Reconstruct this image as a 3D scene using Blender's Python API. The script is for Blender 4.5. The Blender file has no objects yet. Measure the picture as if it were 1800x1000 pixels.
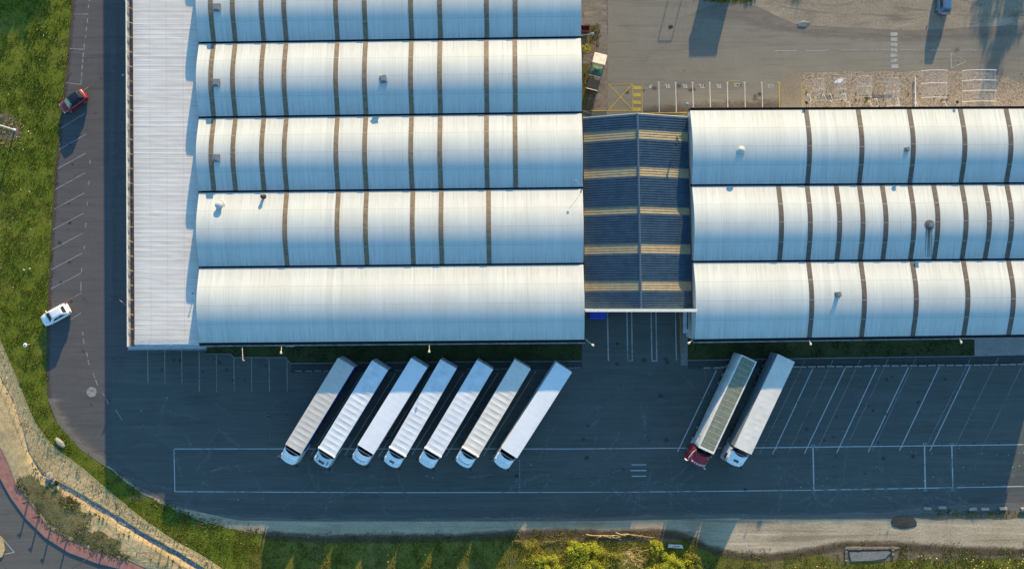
import bpy, bmesh, math, random
from mathutils import Vector, Matrix, noise, geometry

random.seed(7)
sc = bpy.context.scene
COL = sc.collection
F = 1215.0          # focal length of the photograph in its own pixels
H = 98.0            # height of the drone above the yard
PI = math.pi
SUN_EL = math.radians(11.15)
SUN_AZ = math.atan2(0.25, 1.0)      # clockwise from +Y


def P(px, py, h=0.0):
    """where the point seen at this place of the photograph stands, h metres above the yard"""
    k = (H - h) / F
    return Vector(((px - 900.0) * k, (500.0 - py) * k, h))


# ------------------------------------------------------------------ materials
MATS = {}


def nd(nt, t, **kw):
    n = nt.nodes.new(t)
    for k, v in kw.items():
        setattr(n, k, v)
    return n


def ramp(nt, fac, stops):
    r = nd(nt, 'ShaderNodeValToRGB')
    el = r.color_ramp.elements
    while len(el) < len(stops):
        el.new(0.5)
    for e, (p, c) in zip(el, stops):
        e.position = p
        e.color = (c[0], c[1], c[2], 1) if len(c) == 3 else c
    nt.links.new(fac, r.inputs[0])
    return r.outputs[0]


def mixc(nt, fac, a, b, mode='MIX'):
    m = nd(nt, 'ShaderNodeMix', data_type='RGBA', blend_type=mode)
    for sock, v in ((m.inputs[0], fac), (m.inputs[6], a), (m.inputs[7], b)):
        if hasattr(v, 'is_output'):
            nt.links.new(v, sock)
        elif isinstance(v, (int, float)):
            sock.default_value = v
        else:
            sock.default_value = (v[0], v[1], v[2], 1)
    return m.outputs[2]


def coords(nt, kind='world', scale=(1, 1, 1), rot=0.0):
    if kind == 'world':
        s = nd(nt, 'ShaderNodeNewGeometry').outputs['Position']
    elif kind == 'uv':
        s = nd(nt, 'ShaderNodeUVMap').outputs[0]
    else:
        s = nd(nt, 'ShaderNodeTexCoord').outputs['Object']
    mp = nd(nt, 'ShaderNodeMapping')
    mp.inputs['Scale'].default_value = scale
    mp.inputs['Rotation'].default_value = (0, 0, rot)
    nt.links.new(s, mp.inputs[0])
    return mp.outputs[0]


def noisef(nt, vec, scale, detail=5, rough=0.6, dist=0.0):
    n = nd(nt, 'ShaderNodeTexNoise')
    n.inputs['Scale'].default_value = scale
    n.inputs['Detail'].default_value = detail
    n.inputs['Roughness'].default_value = rough
    n.inputs['Distortion'].default_value = dist
    nt.links.new(vec, n.inputs['Vector'])
    return n.outputs['Fac']


def newmat(name):
    m = bpy.data.materials.new(name)
    m.use_nodes = True
    nt = m.node_tree
    b = nt.nodes['Principled BSDF']
    MATS[name] = m
    return m, nt, b


def setc(nt, sock, v):
    if hasattr(v, 'is_output'):
        nt.links.new(v, sock)
    elif isinstance(v, (int, float)):
        sock.default_value = v
    else:
        sock.default_value = (v[0], v[1], v[2], 1)


def bumpit(nt, b, h, strength=0.4, dist=0.05):
    bp = nd(nt, 'ShaderNodeBump')
    bp.inputs['Strength'].default_value = strength
    bp.inputs['Distance'].default_value = dist
    nt.links.new(h, bp.inputs['Height'])
    nt.links.new(bp.outputs[0], b.inputs['Normal'])


def simple(name, c, rough=0.5, metal=0.0, var=0.12, scale=3.0, kind='obj', spec=0.5, coat=0.0):
    """one colour with procedural grime and tone"""
    m, nt, b = newmat(name)
    v = coords(nt, kind)
    n = noisef(nt, v, scale, 6, 0.65)
    dark = [x * (1 - 2.2 * var) for x in c]
    lite = [min(1, x * (1 + var)) for x in c]
    col = ramp(nt, n, [(0.3, dark), (0.62, lite)])
    setc(nt, b.inputs['Base Color'], col)
    b.inputs['Roughness'].default_value = rough
    b.inputs['Metallic'].default_value = metal
    b.inputs['Specular IOR Level'].default_value = spec
    b.inputs['Coat Weight'].default_value = coat
    return m


def asphalt(name, base, tint_sand, streak_dir=0.0, cracks=True, fade=0.35):
    m, nt, b = newmat(name)
    v = coords(nt)
    big = noisef(nt, v, 0.045, 5, 0.55, 0.8)
    mid = noisef(nt, v, 0.35, 6, 0.65)
    fine = noisef(nt, v, 9.0, 4, 0.7)
    lo = [x * 0.78 for x in base]
    hi = [x * 1.28 for x in base]
    col = ramp(nt, big, [(0.3, lo), (0.7, hi)])
    col = mixc(nt, 0.5, col, ramp(nt, mid, [(0.3, [x * 0.8 for x in base]), (0.72, [x * 1.22 for x in base])]))
    col = mixc(nt, 0.35, col, ramp(nt, fine, [(0.25, [x * 0.55 for x in base]), (0.75, [x * 1.5 for x in base])]))
    # tyre streaks, long noise stretched along the driving direction and bent
    for rot, sc_, amt in ((streak_dir, (0.035, 0.9, 1), 0.55), (streak_dir + 0.55, (0.05, 0.75, 1), 0.4),
                          (streak_dir - 0.5, (0.05, 0.8, 1), 0.3)):
        vs = coords(nt, 'world', sc_, rot)
        st = noisef(nt, vs, 1.4, 3, 0.5, 1.6)
        msk = ramp(nt, st, [(0.56, (0, 0, 0)), (0.66, (amt * fade,) * 3), (0.72, (0, 0, 0))])
        col = mixc(nt, msk, col, tint_sand)
        msk = ramp(nt, st, [(0.30, (0, 0, 0)), (0.36, (amt * 0.5,) * 3), (0.43, (0, 0, 0))])
        col = mixc(nt, msk, col, [x * 0.45 for x in base])
    # oil spots and small pale spills
    sp = noisef(nt, v, 0.8, 2, 0.4)
    col = mixc(nt, ramp(nt, sp, [(0.70, (0, 0, 0)), (0.78, (0.6,) * 3)]), col, [x * 0.35 for x in base])
    sp2 = noisef(nt, coords(nt, 'world', (1.6, 1.2, 1), 0.6), 0.9, 4, 0.75)
    col = mixc(nt, ramp(nt, sp2, [(0.69, (0, 0, 0)), (0.76, (0.5,) * 3)]), col, tint_sand)
    if cracks:
        vo = nd(nt, 'ShaderNodeTexVoronoi', feature='DISTANCE_TO_EDGE')
        vo.inputs['Scale'].default_value = 0.085
        dv = nd(nt, 'ShaderNodeMix', data_type='VECTOR')
        dv.inputs[0].default_value = 0.12
        nt.links.new(v, dv.inputs[4])
        nn = nd(nt, 'ShaderNodeTexNoise')
        nn.inputs['Scale'].default_value = 0.25
        nt.links.new(v, nn.inputs['Vector'])
        sc2 = nd(nt, 'ShaderNodeVectorMath', operation='SCALE')
        sc2.inputs['Scale'].default_value = 60
        nt.links.new(nn.outputs['Color'], sc2.inputs[0])
        nt.links.new(sc2.outputs[0], dv.inputs[5])
        nt.links.new(dv.outputs[1], vo.inputs['Vector'])
        cr = ramp(nt, vo.outputs['Distance'], [(0.0, (0.2,) * 3), (0.005, (0, 0, 0))])
        col = mixc(nt, cr, col, [x * 0.4 for x in base])
    setc(nt, b.inputs['Base Color'], col)
    b.inputs['Roughness'].default_value = 0.85
    b.inputs['Specular IOR Level'].default_value = 0.25
    bumpit(nt, b, fine, 0.25, 0.02)
    return m


def earth(name, c1, c2, c3, sc_a=0.5, sc_b=4.0, bump=0.5, pebbles=None, ruts=None, bd=0.08):
    m, nt, b = newmat(name)
    v = coords(nt)
    a = noisef(nt, v, sc_a, 6, 0.65)
    f = noisef(nt, v, sc_b, 6, 0.7)
    col = ramp(nt, a, [(0.3, c1), (0.5, c2), (0.7, c3)])
    col = mixc(nt, 0.45, col, ramp(nt, f, [(0.28, [x * 0.5 for x in c1]), (0.72, [min(1, x * 1.25) for x in c3])]))
    hgt = f
    if pebbles:
        pmix = 0.3 if name == 'gravel_bed' else 0.55
        vo = nd(nt, 'ShaderNodeTexVoronoi')
        vo.inputs['Scale'].default_value = pebbles
        nt.links.new(v, vo.inputs['Vector'])
        pc = nd(nt, 'ShaderNodeSeparateColor')
        nt.links.new(vo.outputs['Color'], pc.inputs[0])
        col = mixc(nt, pmix, col, ramp(nt, pc.outputs[0], [(0.0, [x * 0.35 for x in c1]), (0.5, c2), (1.0, [min(1, x * 1.7) for x in c3])]))
        hgt = vo.outputs['Distance']
    if ruts:
        vs = coords(nt, 'world', ruts, 0.0)
        st = noisef(nt, vs, 1.0, 4, 0.6, 1.2)
        col = mixc(nt, ramp(nt, st, [(0.36, (0.5,) * 3), (0.46, (0, 0, 0))]), col, [x * 0.55 for x in c1])
        col = mixc(nt, ramp(nt, st, [(0.58, (0, 0, 0)), (0.68, (0.5,) * 3)]), col, [min(1, x * 1.35) for x in c3])
    setc(nt, b.inputs['Base Color'], col)
    b.inputs['Roughness'].default_value = 0.95
    b.inputs['Specular IOR Level'].default_value = 0.15
    bumpit(nt, b, hgt, bump, bd)
    return m


def grassmat(name, c1, c2, c3, dry, dryamt=0.5, sheen=False):
    m, nt, b = newmat(name)
    v = coords(nt)
    a = noisef(nt, v, 0.28, 6, 0.7, 0.6)
    f = noisef(nt, v, 5.0, 4, 0.7)
    col = ramp(nt, a, [(0.32, c1), (0.5, c2), (0.68, c3)])
    d = noisef(nt, v, 0.12, 5, 0.75, 1.0)
    col = mixc(nt, ramp(nt, d, [(0.48, (0, 0, 0)), (0.66, (dryamt,) * 3)]), col, dry)
    col = mixc(nt, 0.4, col, ramp(nt, f, [(0.3, [x * 0.45 for x in c1]), (0.7, [x * 1.35 for x in c3])]))
    setc(nt, b.inputs['Base Color'], col)
    b.inputs['Roughness'].default_value = 0.8
    b.inputs['Specular IOR Level'].default_value = 0.2
    bumpit(nt, b, f, 0.6, 0.12)
    return m


def leafmat(name, c1, c2, c3):
    m, nt, b = newmat(name)
    v = coords(nt)
    f = noisef(nt, v, 2.2, 4, 0.7)
    col = ramp(nt, f, [(0.3, c1), (0.5, c2), (0.68, c3)])
    setc(nt, b.inputs['Base Color'], col)
    b.inputs['Roughness'].default_value = 0.6
    b.inputs['Specular IOR Level'].default_value = 0.25
    tr = nd(nt, 'ShaderNodeBsdfTranslucent')
    setc(nt, tr.inputs['Color'], col)
    mx = nd(nt, 'ShaderNodeMixShader')
    mx.inputs[0].default_value = 0.4
    nt.links.new(b.outputs[0], mx.inputs[1])
    nt.links.new(tr.outputs[0], mx.inputs[2])
    nt.links.new(mx.outputs[0], nt.nodes['Material Output'].inputs[0])
    return m


def paint(name, c, wear=0.5, under=None):
    """road paint, worn through to whatever it lies on"""
    m, nt, b = newmat(name)
    v = coords(nt)
    n = noisef(nt, v, 2.6, 6, 0.75)
    n2 = noisef(nt, v, 0.25, 3, 0.6)
    setc(nt, b.inputs['Base Color'], ramp(nt, n, [(0.3, [x * 0.7 for x in c]), (0.7, c)]))
    b.inputs['Roughness'].default_value = 0.7
    ad = nd(nt, 'ShaderNodeMath', operation='ADD')
    nt.links.new(n, ad.inputs[0])
    nt.links.new(n2, ad.inputs[1])
    al = ramp(nt, ad.outputs[0], [(0.5 * wear + 0.18, (0.04,) * 3), (0.5 * wear + 0.62, (1,) * 3)])
    tr = nd(nt, 'ShaderNodeBsdfTransparent')
    mx = nd(nt, 'ShaderNodeMixShader')
    nt.links.new(al, mx.inputs[0])
    nt.links.new(tr.outputs[0], mx.inputs[1])
    nt.links.new(b.outputs[0], mx.inputs[2])
    nt.links.new(mx.outputs[0], nt.nodes['Material Output'].inputs[0])
    return m


def dust(name, c, amount=0.5, scale=(0.15, 0.6, 1)):
    """thin drift of sand over asphalt: patches with holes; UV v runs 0 (gone) .. 1 (dense)"""
    m, nt, b = newmat(name)
    v = coords(nt, 'world', scale)
    n = noisef(nt, v, 1.6, 7, 0.72, 0.8)
    setc(nt, b.inputs['Base Color'], ramp(nt, n, [(0.35, [x * 0.75 for x in c]), (0.65, c)]))
    b.inputs['Roughness'].default_value = 0.95
    uv = nd(nt, 'ShaderNodeUVMap')
    sx = nd(nt, 'ShaderNodeSeparateXYZ')
    nt.links.new(uv.outputs[0], sx.inputs[0])
    ad = nd(nt, 'ShaderNodeMath', operation='MULTIPLY_ADD')
    nt.links.new(sx.outputs[1], ad.inputs[0])
    ad.inputs[1].default_value = 0.75
    nt.links.new(n, ad.inputs[2])
    al = ramp(nt, ad.outputs[0], [(0.55, (0, 0, 0)), (1.05 if amount > 0.9 else 0.98, (amount,) * 3)])
    tr = nd(nt, 'ShaderNodeBsdfTransparent')
    mx = nd(nt, 'ShaderNodeMixShader')
    nt.links.new(al, mx.inputs[0])
    nt.links.new(tr.outputs[0], mx.inputs[1])
    nt.links.new(b.outputs[0], mx.inputs[2])
    nt.links.new(mx.outputs[0], nt.nodes['Material Output'].inputs[0])
    return m


def roofmetal(name, c, dirt, rough=0.42, metal=0.0, rib=0.33, streak=1.0):
    """profiled sheet: UV u = metres along the building, v = 0..1 across the vault"""
    m, nt, b = newmat(name)
    uv = nd(nt, 'ShaderNodeUVMap').outputs[0]
    sx = nd(nt, 'ShaderNodeSeparateXYZ')
    nt.links.new(uv, sx.inputs[0])
    # sheet-to-sheet tone
    dv = nd(nt, 'ShaderNodeMath', operation='DIVIDE')
    nt.links.new(sx.outputs[0], dv.inputs[0])
    dv.inputs[1].default_value = 0.95
    fl = nd(nt, 'ShaderNodeMath', operation='FLOOR')
    nt.links.new(dv.outputs[0], fl.inputs[0])
    wn = nd(nt, 'ShaderNodeTexWhiteNoise', noise_dimensions='1D')
    nt.links.new(fl.outputs[0], wn.inputs['W'])
    col = ramp(nt, wn.outputs['Value'], [(0, [x * 0.945 for x in c]), (1, [min(1, x * 1.03) for x in c])])
    # run-off streaks
    mp = nd(nt, 'ShaderNodeMapping')
    mp.inputs['Scale'].default_value = (3.2, 1.1, 1)
    nt.links.new(uv, mp.inputs[0])
    st = noisef(nt, mp.outputs[0], 1.0, 7, 0.75)
    col = mixc(nt, ramp(nt, st, [(0.5, (0, 0, 0)), (0.8, (0.5 * streak,) * 3)]), col, dirt)
    mp2 = nd(nt, 'ShaderNodeMapping')
    mp2.inputs['Scale'].default_value = (0.16, 1.3, 1)
    nt.links.new(uv, mp2.inputs[0])
    st2 = noisef(nt, mp2.outputs[0], 1.0, 6, 0.65)
    col = mixc(nt, ramp(nt, st2, [(0.45, (0, 0, 0)), (0.75, (0.28 * streak,) * 3)]), col, dirt)
    mp3 = nd(nt, 'ShaderNodeMapping')
    mp3.inputs['Scale'].default_value = (7.5, 1.6, 1)
    nt.links.new(uv, mp3.inputs[0])
    st3 = noisef(nt, mp3.outputs[0], 1.0, 3, 0.8)
    col = mixc(nt, ramp(nt, st3, [(0.5, (0, 0, 0)), (0.72, (0.3 * streak,) * 3)]), col, [x * 0.8 for x in dirt])
    edge = nd(nt, 'ShaderNodeMath', operation='SUBTRACT')
    nt.links.new(sx.outputs[1], edge.inputs[0])
    edge.inputs[1].default_value = 0.5
    eab = nd(nt, 'ShaderNodeMath', operation='ABSOLUTE')
    nt.links.new(edge.outputs[0], eab.inputs[0])
    emu = nd(nt, 'ShaderNodeMath', operation='MULTIPLY')
    nt.links.new(eab.outputs[0], emu.inputs[0])
    nt.links.new(st, emu.inputs[1])
    col = mixc(nt, ramp(nt, emu.outputs[0], [(0.17, (0, 0, 0)), (0.34, (0.55 * streak,) * 3)]), col, [x * 0.75 for x in dirt])
    # lap joints across the vault
    sn = nd(nt, 'ShaderNodeMath', operation='MULTIPLY')
    nt.links.new(sx.outputs[1], sn.inputs[0])
    sn.inputs[1].default_value = 4.0
    fr = nd(nt, 'ShaderNodeMath', operation='FRACT')
    nt.links.new(sn.outputs[0], fr.inputs[0])
    col = mixc(nt, ramp(nt, fr.outputs[0], [(0.0, (0.4 * streak,) * 3), (0.035, (0, 0, 0))]), col, [x * 0.5 for x in dirt])
    setc(nt, b.inputs['Base Color'], col)
    b.inputs['Roughness'].default_value = rough
    b.inputs['Metallic'].default_value = metal
    # ribs
    ml = nd(nt, 'ShaderNodeMath', operation='MULTIPLY')
    nt.links.new(sx.outputs[0], ml.inputs[0])
    ml.inputs[1].default_value = 2 * PI / rib
    si = nd(nt, 'ShaderNodeMath', operation='SINE')
    nt.links.new(ml.outputs[0], si.inputs[0])
    bumpit(nt, b, si.outputs[0], 0.06, 0.02)
    b.inputs['Specular IOR Level'].default_value = 0.35
    return m


def glassm(name, c=(0.02, 0.03, 0.035), rough=0.06):
    m, nt, b = newmat(name)
    b.inputs['Base Color'].default_value = (*c, 1)
    b.inputs['Roughness'].default_value = rough
    b.inputs['Specular IOR Level'].default_value = 0.8
    return m


def clear(name, c=(0.9, 0.93, 0.95), a=0.12):
    m, nt, b = newmat(name)
    b.inputs['Base Color'].default_value = (*c, 1)
    b.inputs['Roughness'].default_value = 0.15
    tr = nd(nt, 'ShaderNodeBsdfTransparent')
    mx = nd(nt, 'ShaderNodeMixShader')
    mx.inputs[0].default_value = a
    nt.links.new(tr.outputs[0], mx.inputs[1])
    nt.links.new(b.outputs[0], mx.inputs[2])
    nt.links.new(mx.outputs[0], nt.nodes['Material Output'].inputs[0])
    return m


asphalt('yard_asphalt', (0.092, 0.1, 0.09), (0.16, 0.155, 0.15))
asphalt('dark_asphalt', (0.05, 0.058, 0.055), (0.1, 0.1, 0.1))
asphalt('upper_asphalt', (0.212, 0.193, 0.152), (0.2, 0.185, 0.16), fade=0.3)
asphalt('lot_asphalt', (0.098, 0.092, 0.09), (0.15, 0.14, 0.13), streak_dir=PI / 2, cracks=True, fade=0.25)
asphalt('road_asphalt', (0.115, 0.107, 0.098), (0.17, 0.155, 0.14), streak_dir=0.6, cracks=False)
earth('sand', (0.35, 0.245, 0.11), (0.51, 0.365, 0.175), (0.64, 0.475, 0.25), 0.35, 3.0, 0.35, bd=0.05)
earth('gravel_track', (0.3, 0.235, 0.15), (0.42, 0.335, 0.225), (0.53, 0.43, 0.29), 0.3, 3.5, 0.5, ruts=(0.04, 0.7, 1))
earth('top_sand', (0.21, 0.17, 0.12), (0.29, 0.24, 0.175), (0.36, 0.305, 0.225), 0.3, 3.5, 0.5, ruts=(0.08, 0.5, 1))
earth('gravel_bed', (0.19, 0.15, 0.11), (0.29, 0.23, 0.17), (0.38, 0.31, 0.23), 0.35, 4.0, 0.3, pebbles=6)
earth('ditch_gravel', (0.15, 0.145, 0.135), (0.21, 0.2, 0.185), (0.28, 0.26, 0.235), 0.8, 4.0, 0.5, pebbles=5)
earth('bare_soil', (0.11, 0.08, 0.048), (0.165, 0.125, 0.075), (0.25, 0.19, 0.115), 0.5, 3.0, 0.8)
earth('far_ground', (0.05, 0.06, 0.02), (0.07, 0.08, 0.03), (0.11, 0.1, 0.05), 0.05, 1.0, 0.4)
earth('dark_heap', (0.035, 0.036, 0.034), (0.055, 0.055, 0.05), (0.08, 0.078, 0.07), 1.0, 6.0, 0.5)
earth('concrete_old', (0.15, 0.125, 0.1), (0.2, 0.168, 0.135), (0.25, 0.21, 0.17), 0.4, 3.0, 0.3, ruts=(0.2, 1.2, 1))
earth('concrete_pale', (0.24, 0.23, 0.215), (0.3, 0.29, 0.27), (0.36, 0.345, 0.32), 0.5, 4.0, 0.3)
earth('concrete_tan', (0.2, 0.165, 0.115), (0.24, 0.2, 0.145), (0.28, 0.235, 0.175), 0.5, 4.0, 0.2)
earth('kerb_concrete', (0.14, 0.14, 0.135), (0.2, 0.2, 0.19), (0.26, 0.255, 0.24), 1.5, 6.0, 0.3)
earth('rock', (0.14, 0.13, 0.115), (0.22, 0.205, 0.185), (0.32, 0.3, 0.27), 1.2, 5.0, 0.8)
grassmat('grass_left', (0.06, 0.098, 0.004), (0.115, 0.148, 0.008), (0.18, 0.19, 0.016), (0.22, 0.18, 0.04), 0.6)
grassmat('grass_south', (0.078, 0.086, 0.006), (0.142, 0.138, 0.012), (0.215, 0.19, 0.03), (0.26, 0.19, 0.075), 0.85)
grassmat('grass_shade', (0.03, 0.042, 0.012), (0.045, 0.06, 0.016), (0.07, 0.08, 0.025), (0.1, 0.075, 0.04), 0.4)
grassmat('scrub', (0.085, 0.078, 0.024), (0.14, 0.125, 0.04), (0.21, 0.175, 0.075), (0.27, 0.21, 0.1), 0.6)
simple('flower', (0.75, 0.72, 0.6), 0.8, var=0.1)
simple('flower_yellow', (0.65, 0.5, 0.12), 0.8, var=0.1)
leafmat('leaf_bright', (0.24, 0.27, 0.02), (0.4, 0.42, 0.035), (0.54, 0.52, 0.08))
leafmat('leaf_olive', (0.15, 0.15, 0.02), (0.26, 0.25, 0.035), (0.36, 0.32, 0.07))
leafmat('leaf_dark', (0.03, 0.045, 0.01), (0.05, 0.07, 0.015), (0.08, 0.1, 0.025))
simple('straw', (0.42, 0.31, 0.15), 0.9, var=0.25)
simple('bark', (0.14, 0.11, 0.075), 0.9, var=0.25)
paint('white_paint', (0.54, 0.54, 0.52), 0.5)
paint('worn_paint', (0.42, 0.41, 0.38), 0.82)
paint('lot_paint', (0.3, 0.295, 0.28), 0.8)
paint('faint_paint', (0.26, 0.26, 0.25), 0.95)
paint('yellow_paint', (0.5, 0.38, 0.05), 0.5)
dust('sand_drift', (0.26, 0.22, 0.175), 0.75)
dust('grey_drift', (0.17, 0.165, 0.155), 0.6, (0.1, 0.9, 1))
dust('moss_drift', (0.1, 0.085, 0.012), 0.8, (0.5, 0.5, 1))
dust('brown_drift', (0.12, 0.08, 0.05), 0.65, (0.4, 0.5, 1))
roofmetal('vault_sheet', (0.575, 0.6, 0.562), (0.36, 0.34, 0.29), 0.5, 0.0)
roofmetal('annex_sheet', (0.71, 0.67, 0.615), (0.42, 0.36, 0.28), 0.5, 0.0, streak=1.0)
simple('rooflight', (0.185, 0.14, 0.085), 0.55, var=0.17, scale=2.2, kind='world')
simple('rooflight_grey', (0.105, 0.085, 0.065), 0.55, var=0.17, scale=2.2, kind='world')
simple('rooflight_joint', (0.26, 0.22, 0.17), 0.6, var=0.1, kind='world')
simple('frame_grey', (0.5, 0.49, 0.46), 0.5, var=0.1)
simple('wall_cladding', (0.52, 0.54, 0.55), 0.5, var=0.08, kind='world', scale=0.6)
simple('gutter_dark', (0.014, 0.014, 0.016), 0.7, var=0.2)
simple('gutter_brown', (0.13, 0.085, 0.055), 0.6, var=0.25)
simple('fascia_pale', (0.36, 0.34, 0.3), 0.6, var=0.25, scale=1.5, kind='world')
simple('fascia_white', (0.74, 0.72, 0.62), 0.5, var=0.08)
simple('vent_metal', (0.2, 0.215, 0.24), 0.5, 0.1, var=0.1)
simple('vent_white', (0.5, 0.5, 0.48), 0.5, var=0.1)
simple('rust', (0.2, 0.1, 0.05), 0.8, var=0.3, scale=6)
simple('dark_pipe', (0.05, 0.03, 0.022), 0.7)
simple('awning_sheet', (0.42, 0.46, 0.5), 0.5, var=0.12, scale=1.2, kind='world')
simple('canopy_blue', (0.042, 0.078, 0.115), 0.35, 0.1, var=0.12, scale=1.0, kind='world')
simple('canopy_ridge', (0.07, 0.1, 0.14), 0.45, 0.1)
simple('canopy_light', (0.36, 0.27, 0.145), 0.5, var=0.1, scale=1.5, kind='world')
simple('steel_grey', (0.28, 0.3, 0.32), 0.45, 0.4)
simple('steel_dark', (0.03, 0.032, 0.036), 0.5, 0.2)
simple('white_metal', (0.75, 0.74, 0.71), 0.4, var=0.06)
simple('lamp_cream', (0.7, 0.62, 0.45), 0.4, var=0.08)
simple('lamp_blue', (0.2, 0.25, 0.31), 0.4, 0.2)
simple('yellow_metal', (0.26, 0.18, 0.05), 0.5, var=0.15)
simple('tarp_white', (0.72, 0.73, 0.73), 0.5, var=0.07, scale=0.8)
simple('tarp_clean', (0.78, 0.79, 0.79), 0.5, var=0.03, scale=0.6)
simple('tarp_cream', (0.72, 0.67, 0.59), 0.6, var=0.06, scale=0.9)
simple('tarp_beige', (0.57, 0.53, 0.47), 0.6, var=0.05, scale=0.9)
simple('curtain_blue', (0.012, 0.05, 0.26), 0.5, var=0.15, scale=1.0)
simple('curtain_teal', (0.02, 0.09, 0.2), 0.5, var=0.15)
simple('curtain_white', (0.62, 0.64, 0.65), 0.5, var=0.08)
simple('curtain_grey', (0.2, 0.24, 0.27), 0.5, var=0.15)
simple('body_steel', (0.55, 0.58, 0.6), 0.45, 0.1, var=0.12, scale=0.8)
simple('mesh_tarp', (0.215, 0.22, 0.15), 0.7, var=0.15, scale=2.0)
simple('rail_white', (0.7, 0.69, 0.64), 0.5, var=0.06)
simple('cab_white', (0.76, 0.78, 0.8), 0.3, var=0.03, coat=0.4)
simple('cab_pale', (0.6, 0.66, 0.68), 0.32, var=0.05, coat=0.3)
simple('cab_red', (0.38, 0.012, 0.022), 0.3, var=0.08, coat=0.5)
simple('car_red', (0.25, 0.007, 0.016), 0.28, var=0.05, coat=0.6)
simple('car_white', (0.78, 0.79, 0.8), 0.28, var=0.03, coat=0.5)
simple('car_blue', (0.12, 0.2, 0.3), 0.25, 0.4, var=0.05, coat=0.6)
simple('car_black', (0.01, 0.012, 0.015), 0.25, var=0.05, coat=0.5)
simple('tyre', (0.02, 0.02, 0.021), 0.85)
simple('rim', (0.4, 0.41, 0.42), 0.35, 0.6)
simple('plastic_black', (0.02, 0.021, 0.023), 0.6)
simple('chassis', (0.035, 0.037, 0.04), 0.65)
simple('lamp_clear', (0.7, 0.72, 0.74), 0.15, var=0.02)
simple('lamp_red', (0.4, 0.01, 0.012), 0.2, var=0.02)
simple('chrome', (0.65, 0.66, 0.67), 0.2, 0.8, var=0.03)
simple('green_cloth', (0.06, 0.14, 0.085), 0.8, var=0.25, scale=1.2)
simple('corrugated_cream', (0.75, 0.66, 0.53), 0.6, var=0.12)
simple('blue_cover', (0.006, 0.045, 0.42), 0.5, var=0.12)
simple('banner_red', (0.55, 0.02, 0.06), 0.6)
simple('skip_red', (0.16, 0.03, 0.03), 0.7, var=0.2)
simple('brick_pink', (0.34, 0.15, 0.115), 0.85, var=0.14, scale=1.2, kind='world')
simple('kerb_grey', (0.16, 0.17, 0.18), 0.8, var=0.1, kind='world')
simple('fence_green', (0.075, 0.15, 0.115), 0.5, 0.1, var=0.1)
simple('post_dark', (0.028, 0.028, 0.03), 0.6)
simple('manhole', (0.26, 0.25, 0.235), 0.75, var=0.25, scale=5.0, kind='world')
simple('slab_white', (0.7, 0.7, 0.68), 0.6, var=0.1)
glassm('glass_dark')
glassm('glass_pale', (0.12, 0.17, 0.17), 0.12)
clear('shelter_clear', a=0.035)
M = MATS


# ------------------------------------------------------------------ mesh tools
FRAME = {}      # object -> world matrix of its thing


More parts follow.
